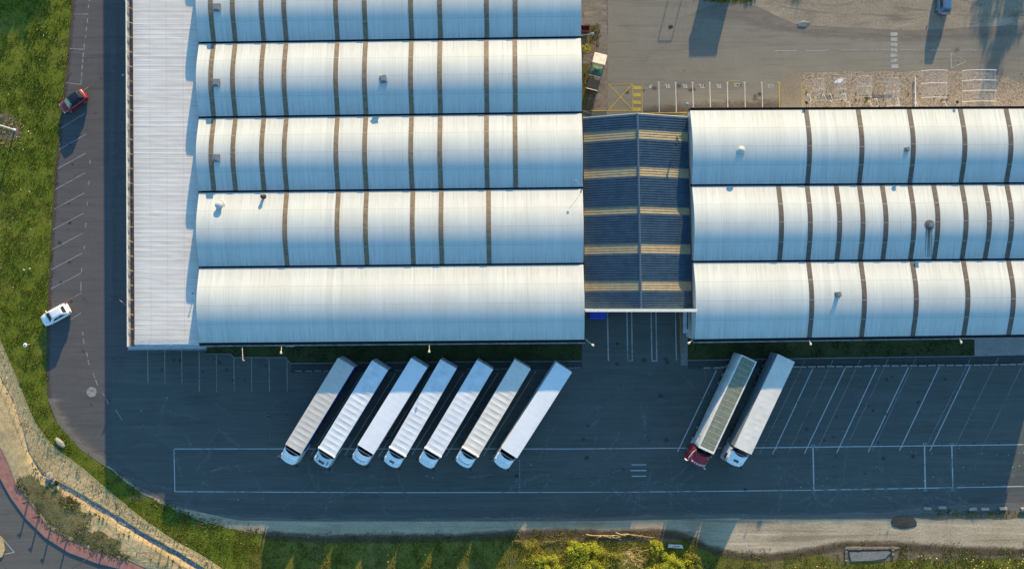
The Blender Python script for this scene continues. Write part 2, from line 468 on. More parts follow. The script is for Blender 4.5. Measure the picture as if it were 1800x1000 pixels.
class MB:
    def __init__(s):
        s.v, s.f, s.uv, s.mi = [], [], {}, {}

    def face(s, pts, uvs=None):
        i = len(s.v)
        s.v += [Vector(p) for p in pts]
        s.f.append(tuple(range(i, i + len(pts))))
        if uvs:
            s.uv[len(s.f) - 1] = uvs
        return len(s.f) - 1

    def quadstrip(s, rings, closed=True, cap=(True, True)):
        """loft rings of equal length, sharing vertices"""
        n = len(rings[0])
        base = len(s.v)
        for r in rings:
            s.v += [Vector(p) for p in r]
        for a in range(len(rings) - 1):
            for j in range(n if closed else n - 1):
                k = (j + 1) % n
                s.f.append((base + a * n + j, base + a * n + k, base + (a + 1) * n + k, base + (a + 1) * n + j))
        if closed and cap[0]:
            s.f.append(tuple(base + j for j in reversed(range(n))))
        if closed and cap[1]:
            s.f.append(tuple(base + (len(rings) - 1) * n + j for j in range(n)))

    def box(s, lo, hi, bev=0.0):
        x0, y0, z0 = lo
        x1, y1, z1 = hi
        if bev <= 0:
            r0 = [(x0, y0), (x1, y0), (x1, y1), (x0, y1)]
            s.quadstrip([[(x, y, z0) for x, y in r0], [(x, y, z1) for x, y in r0]])
            return
        b = min(bev, (x1 - x0) * .45, (y1 - y0) * .45, (z1 - z0) * .45)

        def ring(i, z):
            return [(x0 + i + b, y0 + i, z), (x1 - i - b, y0 + i, z), (x1 - i, y0 + i + b, z), (x1 - i, y1 - i - b, z),
                    (x1 - i - b, y1 - i, z), (x0 + i + b, y1 - i, z), (x0 + i, y1 - i - b, z), (x0 + i, y0 + i + b, z)]
        s.quadstrip([ring(b * .7, z0), ring(0, z0 + b), ring(0, z1 - b), ring(b * .7, z1)])

    def obox(s, c, ax, ay, lx, ly, z0, z1):
        """box with horizontal axes ax, ay (unit vectors), centre c"""
        c = Vector((c[0], c[1], 0))
        r = [c + ax * (sx * lx / 2) + ay * (sy * ly / 2) for sx, sy in ((-1, -1), (1, -1), (1, 1), (-1, 1))]
        s.quadstrip([[(p.x, p.y, z0) for p in r], [(p.x, p.y, z1) for p in r]])

    def tube(s, pts, r, n=6, r2=None):
        pts = [Vector(p) for p in pts]
        rings = []
        for i, p in enumerate(pts):
            a = pts[max(0, i - 1)]
            b = pts[min(len(pts) - 1, i + 1)]
            d = (b - a).normalized()
            u = d.cross(Vector((0, 0, 1)))
            if u.length < 1e-3:
                u = d.cross(Vector((1, 0, 0)))
            u.normalize()
            w = d.cross(u)
            rr = r if r2 is None else r + (r2 - r) * i / max(1, len(pts) - 1)
            rings.append([p + u * (math.cos(2 * PI * k / n) * rr) + w * (math.sin(2 * PI * k / n) * rr) for k in range(n)])
        s.quadstrip(rings)

    def lathe(s, c, prof, n=16, axis='z', cap=(True, True)):
        c = Vector(c)
        rings = []
        for r, h in prof:
            ring = []
            for k in range(n):
                a = 2 * PI * k / n
                if axis == 'z':
                    ring.append(c + Vector((math.cos(a) * r, math.sin(a) * r, h)))
                elif axis == 'y':
                    ring.append(c + Vector((math.cos(a) * r, h, -math.sin(a) * r)))
                else:
                    ring.append(c + Vector((h, math.cos(a) * r, math.sin(a) * r)))
            rings.append(ring)
        s.quadstrip(rings, True, cap)

    def grid(s, fn, nu, nv, uvfn=None):
        base = len(s.v)
        for i in range(nu + 1):
            for j in range(nv + 1):
                s.v.append(Vector(fn(i / nu, j / nv)))
        for i in range(nu):
            for j in range(nv):
                a = base + i * (nv + 1) + j
                s.f.append((a, a + nv + 1, a + nv + 2, a + 1))
                if uvfn:
                    s.uv[len(s.f) - 1] = [uvfn(i / nu, j / nv), uvfn((i + 1) / nu, j / nv),
                                          uvfn((i + 1) / nu, (j + 1) / nv), uvfn(i / nu, (j + 1) / nv)]

    def shell(s, fn, nu, nv, t):
        """grid with thickness t downwards"""
        s.grid(fn, nu, nv)
        n0 = len(s.f)

        def g(u, v):
            p = Vector(fn(u, v))
            p.z -= t
            return p
        s.grid(lambda u, v: g(u, 1 - v), nu, nv)
        for e in range(4):
            pts = []
            for k in range((nu if e < 2 else nv) + 1):
                q = k / (nu if e < 2 else nv)
                pts.append({0: (q, 0), 1: (1 - q, 1), 2: (0, 1 - q), 3: (1, q)}[e])
            for a, b in zip(pts[:-1], pts[1:]):
                s.face([fn(*b), fn(*a), g(*a), g(*b)])

    def build(s, name, mat, parent=None, smooth=False, world=True, label=None):
        me = bpy.data.meshes.new(name)
        vs = s.v
        if parent is not None and world:
            inv = FRAME[parent].inverted()
            vs = [inv @ v for v in s.v]
        me.from_pydata([tuple(v) for v in vs], [], s.f)
        if s.uv:
            l = me.uv_layers.new(name='UVMap')
            for i, p in enumerate(me.polygons):
                if i in s.uv:
                    for li, q in zip(p.loop_indices, s.uv[i]):
                        l.data[li].uv = q
        mats = mat if isinstance(mat, (list, tuple)) else [mat]
        for m_ in mats:
            me.materials.append(M[m_] if isinstance(m_, str) else m_)
        for i, k in s.mi.items():
            me.polygons[i].material_index = k
        if smooth:
            me.polygons.foreach_set('use_smooth', [True] * len(me.polygons))
            if smooth != 'all':
                try:
                    me.set_sharp_from_angle(angle=math.radians(38))
                except Exception:
                    pass
        me.update()
        o = bpy.data.objects.new(name, me)
        COL.objects.link(o)
        if parent is not None:
            o.parent = parent
            FRAME[o] = FRAME[parent]
        else:
            FRAME[o] = Matrix()
        if label:
            o['label'] = label
        return o


def thing(name, label, cat, loc=(0, 0, 0), rz=0.0, group=None):
    o = bpy.data.objects.new(name, None)
    o.empty_display_size = 0.3
    COL.objects.link(o)
    o.location = loc
    o.rotation_euler = (0, 0, rz)
    FRAME[o] = Matrix.Translation(Vector(loc)) @ Matrix.Rotation(rz, 4, 'Z')
    return tag(o, label, cat, group)


def tag(o, label, cat, group=None, kind=None):
    o['label'] = label
    o['category'] = cat
    if group:
        o['group'] = group
    if kind:
        o['kind'] = kind
    return o


def struct(o, label=None, kind='structure'):
    o['kind'] = kind
    if label:
        o['label'] = label
    return o


def dup(root, loc, rz, label=None, group=None):
    r = root.copy()
    COL.objects.link(r)
    r.location = loc
    r.rotation_euler = (0, 0, rz)
    if label:
        r['label'] = label
    if group:
        r['group'] = group
    for ch in root.children:
        c = ch.copy()
        COL.objects.link(c)
        c.parent = r
        for g in ch.children:
            d = g.copy()
            COL.objects.link(d)
            d.parent = c
    return r


def rot2(v, a):
    return Vector((v[0] * math.cos(a) - v[1] * math.sin(a), v[0] * math.sin(a) + v[1] * math.cos(a)))


def jag_outline(px, jag, step=0.5):
    """outline given by photograph points on the ground, its edges made irregular"""
    pts = [P(x, y) for x, y in px]
    out = []
    n = len(pts)
    for i in range(n):
        a, b = pts[i], pts[(i + 1) % n]
        d = b - a
        L = d.length
        m = max(1, int(L / step)) if jag > 0 else 1
        m = min(m, 260)
        nrm = Vector((-d.y, d.x, 0)).normalized() if L > 0 else Vector((0, 0, 0))
        for k in range(m):
            p = a + d * (k / m)
            if jag > 0 and L > step * 2:
                w = min(1, k / 2, (m - k) / 2)
                q = noise.fractal(Vector((p.x * 0.35, p.y * 0.35, 3.1)), 0.8, 2.2, 5) * jag
                p = p + nrm * q * w
            out.append(p)
    return out


def sheet(name, px, z, mat, jag=0.0, step=0.5, label=None, kind='structure', holes=None):
    pl = jag_outline(px, jag, step)
    tris = geometry.tessellate_polygon([[Vector((p.x, p.y, 0)) for p in pl]])
    b = MB()
    b.v = [Vector((p.x, p.y, z)) for p in pl]
    for t in tris:
        a, c, d = (b.v[i] for i in t)
        nz = (c - a).cross(d - a).z
        b.f.append(tuple(t) if nz > 0 else tuple(reversed(t)))
    o = b.build(name, mat)
    struct(o, label, kind)
    return o


def strip_between(name, A, B, z, mat, n=60, label=None, jag=0.0):
    """drift between two photograph polylines, UV v: 0 at A, 1 at B"""
    def at(poly, t):
        L = [0]
        for a, c in zip(poly[:-1], poly[1:]):
            L.append(L[-1] + math.dist(a, c))
        s_ = t * L[-1]
        for i in range(len(poly) - 1):
            if s_ <= L[i + 1] or i == len(poly) - 2:
                q = (s_ - L[i]) / max(1e-6, L[i + 1] - L[i])
                return [poly[i][k] + (poly[i + 1][k] - poly[i][k]) * q for k in (0, 1)]
    b = MB()

    def fn(u, v):
        a, c = at(A, u), at(B, u)
        p = P(a[0] + (c[0] - a[0]) * v, a[1] + (c[1] - a[1]) * v)
        p.z = z
        return p
    b.grid(fn, n, 6, lambda u, v: (u, v))
    o = b.build(name, mat)
    struct(o, label)
    return o


def inside(p, poly):
    x, y = p
    c = False
    n = len(poly)
    j = n - 1
    for i in range(n):
        xi, yi = poly[i]
        xj, yj = poly[j]
        if (yi > y) != (yj > y) and x < (xj - xi) * (y - yi) / (yj - yi) + xi:
            c = not c
        j = i
    return c


def tufts(name, px, dens, hgt, mat, label, z=0.0, excl=None, fuzz=0.35, blades=4, wide=0.05, zf=None, clump=0.5):
    """grass: many small bent blades over a region (photograph outline)"""
    poly = [tuple(P(x, y)[:2]) for x, y in px]
    xs = [p[0] for p in poly]
    ys = [p[1] for p in poly]
    x0, x1, y0, y1 = max(min(xs), -78), min(max(xs), 78), max(min(ys), -45), min(max(ys), 44)
    n = int((x1 - x0) * (y1 - y0) * dens)
    ex = [[tuple(P(x, y)[:2]) for x, y in e] for e in (excl or [])]
    b = MB()
    rnd = random.Random(len(name) * 7 + len(px))
    for _ in range(n):
        x = rnd.uniform(x0, x1)
        y = rnd.uniform(y0, y1)
        if not inside((x + rnd.gauss(0, fuzz), y + rnd.gauss(0, fuzz)), poly):
            continue
        if any(inside((x, y), e) for e in ex):
            continue
        q = noise.fractal(Vector((x * 0.55, y * 0.55, 9.3)), 0.7, 2.1, 4)
        if rnd.random() > 0.62 + clump * q * 1.4:
            continue
        h = hgt * (0.55 + rnd.random() * 0.75) * (1 + 0.8 * q)
        zz = zf(x, y) if zf else z
        for k in range(blades):
            a = rnd.uniform(0, 2 * PI)
            l = h * rnd.uniform(0.4, 1.1)
            w = wide * rnd.uniform(0.6, 1.6) * (1 + h)
            dx, dy = math.cos(a), math.sin(a)
            c = Vector((x + dx * 0.08 * rnd.random(), y + dy * 0.08 * rnd.random(), zz - 0.01))
            s_ = Vector((-dy, dx, 0)) * w
            i = len(b.v)
            b.v += [c - s_, c + s_, c + Vector((dx * l * 0.75, dy * l * 0.75, h * rnd.uniform(0.6, 1.0)))]
            b.f.append((i, i + 1, i + 2))
    o = b.build(name, mat)
    return struct(o, label, 'stuff')


def lines_obj(name, segs, mat, z=0.012, label=None):
    """painted lines: (x1, y1, x2, y2, width in photograph pixels)"""
    b = MB()
    for i, (x1, y1, x2, y2, w) in enumerate(segs):
        a, c = P(x1, y1), P(x2, y2)
        d = (c - a)
        nrm = Vector((-d.y, d.x, 0)).normalized() * (w * H / F / 2)
        zz = z + 0.0006 * (i % 6)
        m = max(1, int(d.length / 2.5))
        for k in range(m):
            p, q = a + d * (k / m), a + d * ((k + 1) / m)
            b.face([Vector((p.x - nrm.x, p.y - nrm.y, zz)), Vector((q.x - nrm.x, q.y - nrm.y, zz)),
                    Vector((q.x + nrm.x, q.y + nrm.y, zz)), Vector((p.x + nrm.x, p.y + nrm.y, zz))])
    for f in range(len(b.f)):
        a, c, d = b.v[b.f[f][0]], b.v[b.f[f][1]], b.v[b.f[f][2]]
        if (c - a).cross(d - a).z < 0:
            b.f[f] = tuple(reversed(b.f[f]))
    o = b.build(name, mat)
    return struct(o, label)


# ------------------------------------------------------------------ camera, sun and sky
cam = bpy.data.cameras.new('camera')
cam.sensor_width = 36
cam.lens = F / 1800 * 36
cam.clip_end = 3000
co = bpy.data.objects.new('camera', cam)
co.location = (0, 0, H)
COL.objects.link(co)
sc.camera = co

w = bpy.data.worlds.new('World')
sc.world = w
w.use_nodes = True
nt = w.node_tree
sky = nt.nodes.new('ShaderNodeTexSky')
sky.sky_type = 'NISHITA'
sky.sun_disc = False
sky.sun_elevation = SUN_EL
sky.sun_rotation = SUN_AZ
sky.air_density = 1.0
sky.dust_density = 0.2
sky.ozone_density = 3.0
tint = mixc(nt, 1.0, sky.outputs[0], (0.87, 1.05, 1.04), 'MULTIPLY')
nt.links.new(tint, nt.nodes['Background'].inputs[0])
nt.nodes['Background'].inputs[1].default_value = 0.138

sl = bpy.data.lights.new('sun', 'SUN')
sl.energy = 4.2
sl.angle = math.radians(0.5)
sl.color = (1.0, 0.748, 0.44)
so = bpy.data.objects.new('sun', sl)
COL.objects.link(so)
dirv = Vector((-math.sin(SUN_AZ) * math.cos(SUN_EL), -math.cos(SUN_AZ) * math.cos(SUN_EL), -math.sin(SUN_EL)))
so.rotation_euler = dirv.to_track_quat('-Z', 'Y').to_euler()
so.location = (30, 120, 60)
sc.view_settings.view_transform = 'Standard'
sc.view_settings.look = 'None'
sc.view_settings.exposure = 1.35
sc.view_settings.gamma = 1.0

# ------------------------------------------------------------------ the ground
b = MB()
b.face([(-700, -700, -0.02), (700, -700, -0.02), (700, 700, -0.02), (-700, 700, -0.02)])
struct(b.build('ground', 'far_ground'), 'rough grass and earth reaching away around the depot')

EDGE = [(131, -70), (127, 0), (118, 110), (108, 200), (97, 300), (90, 420), (85, 520), (82, 600), (82, 680), (88, 715), (100, 742),
        (140, 787), (185, 820), (245, 866), (297, 891), (345, 912), (400, 928), (460, 938)]
FENCE = [(-40, 560), (0, 595), (25, 652), (45, 702), (62, 742), (90, 780), (150, 826), (190, 860), (240, 902), (300, 945), (360, 978),
         (420, 1018), (500, 1075)]
DITCH = [(-40, 610), (0, 660), (25, 708), (40, 752), (52, 797), (75, 832), (110, 855), (150, 877), (200, 908), (260, 945), (310, 972),
         (360, 1004), (440, 1055)]
BRICK = [(-40, 720), (0, 782), (15, 812), (30, 852), (60, 890), (85, 925), (120, 946), (170, 968), (230, 985), (290, 1012), (380, 1050)]
KERB = [(-40, 780), (0, 836), (20, 872), (45, 907), (80, 942), (120, 968), (170, 987), (230, 1002), (290, 1028), (380, 1075)]
TRACK_S = [(460, 938), (560, 945), (680, 944), (800, 943), (900, 938), (1000, 934), (1060, 938), (1150, 935), (1190, 938), (1218, 948), (1245, 962),
           (1290, 974), (1350, 978), (1400, 972), (1440, 965), (1480, 956), (1570, 957), (1650, 963), (1800, 969), (1960, 972)]
ASPH_S = [(185, 815), (240, 853), (300, 884), (365, 902), (440, 909), (560, 911), (680, 912), (800, 910), (1060, 909), (1160, 906), (1300, 903),
          (1440, 903), (1560, 899), (1640, 889), (1700, 886), (1800, 884), (1960, 880)]

sheet('grass_verge', [(-60, -70)] + EDGE + [(420, 1018)] + FENCE[::-1][1:], 0.0, 'grass_left', 0.0, label='green verge on the left of the parking strip')
sheet('south_verge', [(400, 926)] + TRACK_S + [(1960, 1090), (380, 1090), (420, 1018)], -0.004, 'grass_south', 0.0,
      label='grass along the lower edge')
sheet('gravel_track', [(150, 788), (185, 818)] + EDGE[13:] + TRACK_S[1:] + [(1960, 860), (300, 860), (190, 800)], 0.004, 'gravel_track', 0.4,
      label='sandy gravel track below the yard')
sheet('yard', [(200, -70), (200, 600), (185, 760), (185, 815)] + ASPH_S[1:] + [(1960, -70)], 0.008, 'yard_asphalt', 0.28, label='dark asphalt lorry yard')
sheet('parking_strip', EDGE[:13] + [(186, 780), (196, 700), (222, 630), (262, 600), (262, -70)], 0.012, 'lot_asphalt', 0.05, 0.8,
      label='asphalt parking strip beside the verge')
sheet('upper_yard', [(1066, -70), (1066, 207), (1960, 207), (1960, -70)], 0.012, 'upper_asphalt', 0.0, label='brownish asphalt yard above the halls')
sheet('concrete_apron', [(1000, -70), (1000, 196), (1069, 196), (1067, -70)], 0.016, 'concrete_old', 0.03, label='old concrete apron beside the hall')
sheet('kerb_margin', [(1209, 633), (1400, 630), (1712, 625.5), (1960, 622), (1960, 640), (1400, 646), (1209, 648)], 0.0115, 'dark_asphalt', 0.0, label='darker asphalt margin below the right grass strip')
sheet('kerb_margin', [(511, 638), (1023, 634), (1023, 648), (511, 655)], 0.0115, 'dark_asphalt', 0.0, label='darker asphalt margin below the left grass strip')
sheet('sand_strip', [(1292, -70), (1296, 6), (1330, 14), (1362, 28), (1390, 44), (1420, 50), (1480, 51), (1530, 50), (1572, 54), (1650, 58), (1720, 58),
                     (1800, 48), (1960, 40), (1960, -70)], 0.018, 'top_sand', 0.5, label='strip of sand and gravel at the top right')
sheet('gravel_bed', [(1411, 128), (1480, 127), (1600, 126), (1700, 125), (1735, 128), (1770, 136), (1800, 149), (1828, 168), (1850, 200), (1411, 200)], 0.02,
      'gravel_bed', 0.12, label='gravel bed with bicycle stands above the right hall')
sheet('concrete_pad', [(1373, 128), (1410.5, 128), (1410.5, 197), (1373, 197)], 0.022, 'concrete_tan', 0.0, label='tan concrete pad left of the gravel bed')
sheet('grass_corner', [(1218, -70), (1222, -2), (1245, 3), (1275, 5), (1300, 7), (1320, 4), (1328, -70)], 0.024, 'grass_south', 0.15, label='grass corner')
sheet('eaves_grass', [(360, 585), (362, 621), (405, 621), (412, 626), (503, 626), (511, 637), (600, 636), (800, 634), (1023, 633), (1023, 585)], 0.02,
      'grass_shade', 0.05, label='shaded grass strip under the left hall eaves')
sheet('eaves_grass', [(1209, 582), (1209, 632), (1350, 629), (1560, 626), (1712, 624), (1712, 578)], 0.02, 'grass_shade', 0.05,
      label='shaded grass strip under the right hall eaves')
sheet('loading_ramp', [(1712.5, 575), (1712.5, 626), (1800, 624), (1960, 622), (1960, 575)], 0.06, 'concrete_pale', 0.0, label='pale concrete ramp')
sheet('soil_bed', [(1021, 44), (1050, 45), (1056, 60), (1050, 92), (1021, 96)], 0.024, 'bare_soil', 0.15, label='bare soil beside the hall wall')
sheet('dirt_bank', [(1440, 975), (1486, 957), (1575, 957), (1655, 962), (1810, 968), (1960, 970), (1960, 984), (1700, 982), (1480, 986)], 0.007, 'bare_soil', 0.5,
      label='bare earth edge')
sheet('dirt_bank', [(1000, 936), (1080, 934), (1165, 934), (1200, 945), (1180, 954), (1080, 952), (1010, 950)], 0.0065, 'bare_soil', 0.35, label='bare earth edge')
sheet('dirt_bank', [(1590, 905), (1660, 900), (1740, 897), (1960, 896), (1960, 913), (1740, 911), (1640, 913)], 0.0125, 'bare_soil', 0.3, label='bare earth edge')

# drifts of sand and dirt over the asphalt
strip_between('sand_drift', [(190, 790), (260, 845), (330, 872), (420, 888), (560, 896)], [(190, 818), (250, 864), (310, 891), (420, 914), (560, 916)], 0.016, 'grey_drift')
strip_between('sand_drift', [(560, 893), (800, 894), (1060, 893), (1300, 888)], [(560, 916), (800, 916), (1060, 915), (1300, 910)], 0.0165, 'grey_drift')
strip_between('sand_drift', [(1300, 885), (1440, 880), (1560, 868), (1700, 850), (1830, 845)], [(1300, 912), (1440, 912), (1560, 912), (1700, 904), (1830, 895)], 0.0168,
              'grey_drift')
strip_between('sand_drift', [(1200, 30), (1300, 44), (1400, 66), (1600, 78), (1800, 70)], [(1285, -5), (1330, 12), (1400, 44), (1600, 54), (1800, 44)], 0.0205, 'sand_drift')
strip_between('sand_drift', [(1130, 186), (1240, 176), (1400, 170)], [(1130, 204), (1240, 200), (1400, 198)], 0.0207, 'brown_drift')
strip_between('moss_drift', [(1052, 112), (1052, 195)], [(1014, 112), (1014, 195)], 0.0212, 'moss_drift')
strip_between('moss_drift', [(1050, 70), (1056, 42), (1030, 38)], [(1036, 80), (1036, 58), (1020, 58)], 0.0262, 'moss_drift')
strip_between('sand_drift', [(x + 8, y - (4 if y > 700 else 0)) for x, y in EDGE[1:13]], [(x - 1, y) for x, y in EDGE[1:13]], 0.0172, 'brown_drift')
for dx in (0,):
    strip_between('sand_drift', [(110, 700), (128, 742), (158, 772), (188, 796)], [(84, 700), (102, 746), (142, 790), (188, 822)], 0.0174, 'sand_drift')
strip_between('sand_drift', [(205, 530), (215, 20)], [(188, 530), (196, 20)], 0.0176, 'grey_drift')


sheet('dirt_patch', [(-20, 196), (14, 200), (30, 214), (40, 232), (36, 243), (14, 248), (-20, 240)], 0.012, 'bare_soil', 0.25, label='dry bare patch round the lamp post')

strip_between('soil_edge', [(x, y - 9) for x, y in TRACK_S], [(x, y + 2) for x, y in TRACK_S], 0.0072, 'brown_drift', 160)
strip_between('soil_edge', [(x, y + 12) for x, y in TRACK_S], [(x, y + 2) for x, y in TRACK_S], 0.0074, 'brown_drift', 160)

# ---- sandy bank with the ditch at the lower left
def along(poly, t):
    L = [0]
    for a, c in zip(poly[:-1], poly[1:]):
        L.append(L[-1] + math.dist(a, c))
    s_ = t * L[-1]
    for i in range(len(poly) - 1):
        if s_ <= L[i + 1] or i == len(poly) - 2:
            q = (s_ - L[i]) / max(1e-6, L[i + 1] - L[i])
            return Vector((poly[i][0] + (poly[i + 1][0] - poly[i][0]) * q, poly[i][1] + (poly[i + 1][1] - poly[i][1]) * q))


def bank_section(t):
    f, d, s_ = along(FENCE, t), along(DITCH, t), along(BRICK, t)
    hb = 0.05 + 0.13 * min(1, max(0, (t - 0.2) / 0.5))
    wd = 3 + 11 * min(1, max(0, (t - 0.25) / 0.6))
    n = (s_ - f).normalized()
    wob = noise.noise(Vector((t * 34, 2.2, 0))) * 2.2
    e1 = d - n * (wd * .5 + 2) + n * wob
    e2 = d - n * (wd * .5 - 1) + n * wob
    e3 = d + n * (wd * .5) + n * noise.noise(Vector((t * 40, 7.2, 0))) * 3
    rows = [(f, 0.03), (f.lerp(e1, .4), hb * .6), (e1, hb), (e2, 0.05), (e3, 0.02), (e3.lerp(s_, .08), 0.16)]
    for q in (.15, .22, .29, .36, .43, .5, .57, .64, .71, .78, .85, .92, 1.0):
        rows.append((e3.lerp(s_, q), 0.2 + 0.1 * math.sin(q * 3.0) - 0.05 * q))
    return rows


SCR = [(28, 842), (60, 830), (80, 850), (110, 862), (140, 885), (165, 905), (152, 925), (190, 935), (232, 985), (180, 968), (120, 944), (86, 922), (60, 886)]
b = MB()
NT = 300
rows = []
for i in range(NT + 1):
    r = []
    sec = bank_section(i / NT)
    for k, (q, z) in enumerate(sec):
        p = P(q.x, q.y)
        j = noise.fractal(Vector((p.x * 0.8, p.y * 0.8, 0)), 0.8, 2.2, 5)
        p.z = z + (0.045 * j if k not in (0, len(sec) - 1) else 0)
        r.append(p)
    rows.append(r)
b.quadstrip([list(r) for r in rows], closed=False)
b.f = [tuple(reversed(f)) for f in b.f]
for i, f in enumerate(b.f):
    if i % (len(rows[0]) - 1) == 3:
        b.mi[i] = 1
    m_ = sum((b.v[k] for k in f), Vector()) / 4
    qx, qy = 900 + m_.x * F / H, 500 - m_.y * F / H
    qx += 9 * noise.fractal(Vector((qx * .05, qy * .05, 1)), .8, 2.1, 3)
    qy += 9 * noise.fractal(Vector((qx * .05, qy * .05, 8)), .8, 2.1, 3)
    if b.mi.get(i, 0) == 0 and inside((qx, qy), SCR):
        b.mi[i] = 2
struct(b.build('sandy_bank', ['sand', 'ditch_gravel', 'scrub'], smooth=False), 'sandy bank with a gravel ditch along the fence')

# brick pavement, kerb and roundabout road
sheet('road', [(-60, 760)] + KERB + [(380, 1100), (-60, 1100)], 0.0, 'road_asphalt', 0.0, label='roundabout road at the lower left')
b = MB()
for i in range(120):
    pa, pb = along(BRICK, i / 120), along(BRICK, (i + 1) / 120)
    qa, qb = along(KERB, i / 120), along(KERB, (i + 1) / 120)
    A, B_, C, D = P(*pa), P(*pb), P(*qb), P(*qa)
    for p in (A, B_, C, D):
        p.z = 0.13
    b.face([D, C, B_, A])
struct(b.build('pavement', 'brick_pink'), 'pink brick pavement round the road')
b = MB()
for i in range(120):
    qa, qb = along(KERB, i / 120), along(KERB, (i + 1) / 120)
    pa, pb = along(BRICK, i / 120), along(BRICK, (i + 1) / 120)
    na, nb = (qa - pa).normalized() * 2.2, (qb - pb).normalized() * 2.2
    A, B_, C, D = P(*qa), P(*qb), P(*(qb + nb)), P(*(qa + na))
    for p in (A, B_, C, D):
        p.z = 0.135
    b.face([D, C, B_, A])
    C2, D2 = C.copy(), D.copy()
    C2.z = D2.z = -0.01
    b.face([D2, C2, C, D])
struct(b.build('kerb', 'kerb_grey'), 'dark grey kerb of the pavement')
b = MB()
isl = [(-30, 945), (-2, 940), (6, 950), (9, 965), (4, 978), (-30, 990)]
b.quadstrip([[P(x, y) for x, y in isl][::-1], [P(x, y, 0.14) for x, y in isl][::-1]])
struct(b.build('traffic_island', 'sand'), 'sandy traffic island')

# kerbs of the yard
def kerbline(name, pts, wpx, h, mat, label):
    b = MB()
    for (x1, y1), (x2, y2) in zip(pts[:-1], pts[1:]):
        a, c = P(x1, y1), P(x2, y2)
        d = (c - a)
        L = d.length
        d.normalize()
        b.obox((a + c) / 2, d, Vector((-d.y, d.x, 0)), L, wpx * H / F, 0, h)
    return struct(b.build(name, mat), label)


kerbline('kerb', [(362, 622), (405, 622), (412, 628), (503, 628), (511, 638.5), (700, 637), (1023, 634.5)], 1.6, 0.12, 'kerb_concrete', 'low kerb of the left grass strip')
kerbline('kerb', [(1209, 633.5), (1400, 630), (1712, 625.8)], 1.6, 0.12, 'kerb_concrete', 'low kerb of the right grass strip')
kerbline('kerb', [(1069, -60), (1068.5, 60)], 1.2, 0.05, 'kerb_concrete', 'edge of the apron')

# ------------------------------------------------------------------ painted markings
rm = 'road_marking'
lines_obj(rm, [(306, 788.5, 700, 788.5, 1.5), (700, 788.5, 1000, 788.5, 1.4), (1000, 788.5, 1300, 786.5, 1.3), (1300, 787, 1840, 780.5, 1.6),
               (306, 789, 307.5, 863.5, 1.5), (307.5, 863.5, 700, 865.3, 1.5), (700, 865.3, 1100, 864.5, 1.4), (1100, 864.5, 1430, 861, 1.4), (1430, 861, 1840, 853.5, 1.7),
               (1429, 785, 1430.5, 861, 2.2), (1625, 783, 1626.5, 859.5, 2.2), (1673, 782, 1675, 859, 2.2)], 'white_paint', 0.0135, 'white box lines across the lorry yard')
for x, y, s_ in ((1429.5, 782.5, 1), (1625.3, 779.5, 1), (1673.3, 779.5, 1), (1430, 863.5, .8), (1627, 861.5, .8), (1675, 861, .8)):
    lines_obj(rm, [(x - 2.4, y - 1.7, x - 2.4, y + 1.7, 1.1), (x + 2.4, y - 1.7, x + 2.4, y + 1.7, 1.1), (x - 2.4, y, x + 2.4, y, 1)], 'worn_paint', 0.0175,
              'small bay number mark')
lines_obj(rm, [(913.5, 808 + k * 5.2, 913.6, 811 + k * 5.2, 1.2) for k in range(11)], 'worn_paint', 0.0135, 'dotted line in the yard')
lines_obj(rm, [(1110, 816.5, 1136, 816.2, 1.5), (1108, 826.5, 1136, 826.5, 1.7), (1110.5, 836.5, 1136, 836.3, 1.7)], 'white_paint', 0.0135, 'three short bars on the yard')
# slanting lorry bays on the right
full = [(1429, 647, 1358, 798), (1486, 646, 1414, 796.5), (1541, 646, 1471, 795), (1597, 645, 1526, 794), (1651, 644.5, 1581, 791.5), (1705, 644, 1634.5, 792)]
lines_obj(rm, [(a, c, d, e, 1.5) for a, c, d, e in full], 'white_paint', 0.0135, 'slanting white bay lines')
old = [(1408, 648, 1335, 798), (1457, 648, 1386, 795), (1505, 647, 1435, 793), (1554, 646, 1484, 794), (1603, 645, 1533, 792), (1699, 644, 1630, 780),
       (1748, 643, 1678, 786), (1797, 642, 1725, 790)]
lines_obj(rm, [(a, c, d, e, 1.1) for a, c, d, e in old] + [(a + 7, c - 15, a + 1, c - 2, 1.1) for a, c, d, e in old], 'faint_paint', 0.0125, 'faint older bay lines')
lines_obj(rm, [(1259.5, 650, 1191, 793.5, 1.7)], 'white_paint', 0.0135, 'slanting white bay lines')
# between the parked lorries
trk = [(518, 690, 489, 738), (637, 655, 547, 799), (696, 655, 606, 800), (757, 655, 665, 803), (815, 655, 724, 799), (876, 655, 784, 801), (942, 652, 850, 800)]
lines_obj(rm, [(a + q, c, d + q, e, 1.3) for a, c, d, e in trk[1:] for q in (0,)], 'worn_paint', 0.0135, 'slanting bay lines between the lorries')
# short bays below the annex
lines_obj(rm, [(259.5, 610, 260.2, 674, 1.5), (289.5, 610, 290, 674, 1.5), (319.3, 610, 320, 673, 1.5), (350, 612, 350.3, 688, 1.5), (380.4, 625, 381, 688, 1.4),
               (411, 626, 411.7, 688, 1.5), (442, 627, 442.7, 688, 1.3), (473, 627, 473.6, 688, 1.3), (504.5, 627, 505, 688, 1.3)], 'lot_paint', 0.0135, 'bay lines below the annex')
# lanes under the canopy
lines_obj(rm, [(1066.5, 500, 1069.5, 634, 2.2), (1101, 500, 1103.5, 634, 2), (1109.5, 500, 1111.5, 634, 2), (1103, 634, 1112, 634, 1.8), (1143.5, 500, 1146, 634, 2),
               (1152, 500, 1154.5, 634, 2), (1145.5, 634, 1155, 634, 1.8), (1186, 500, 1189, 633, 2)], 'worn_paint', 0.0135, 'lane lines running out from under the canopy')
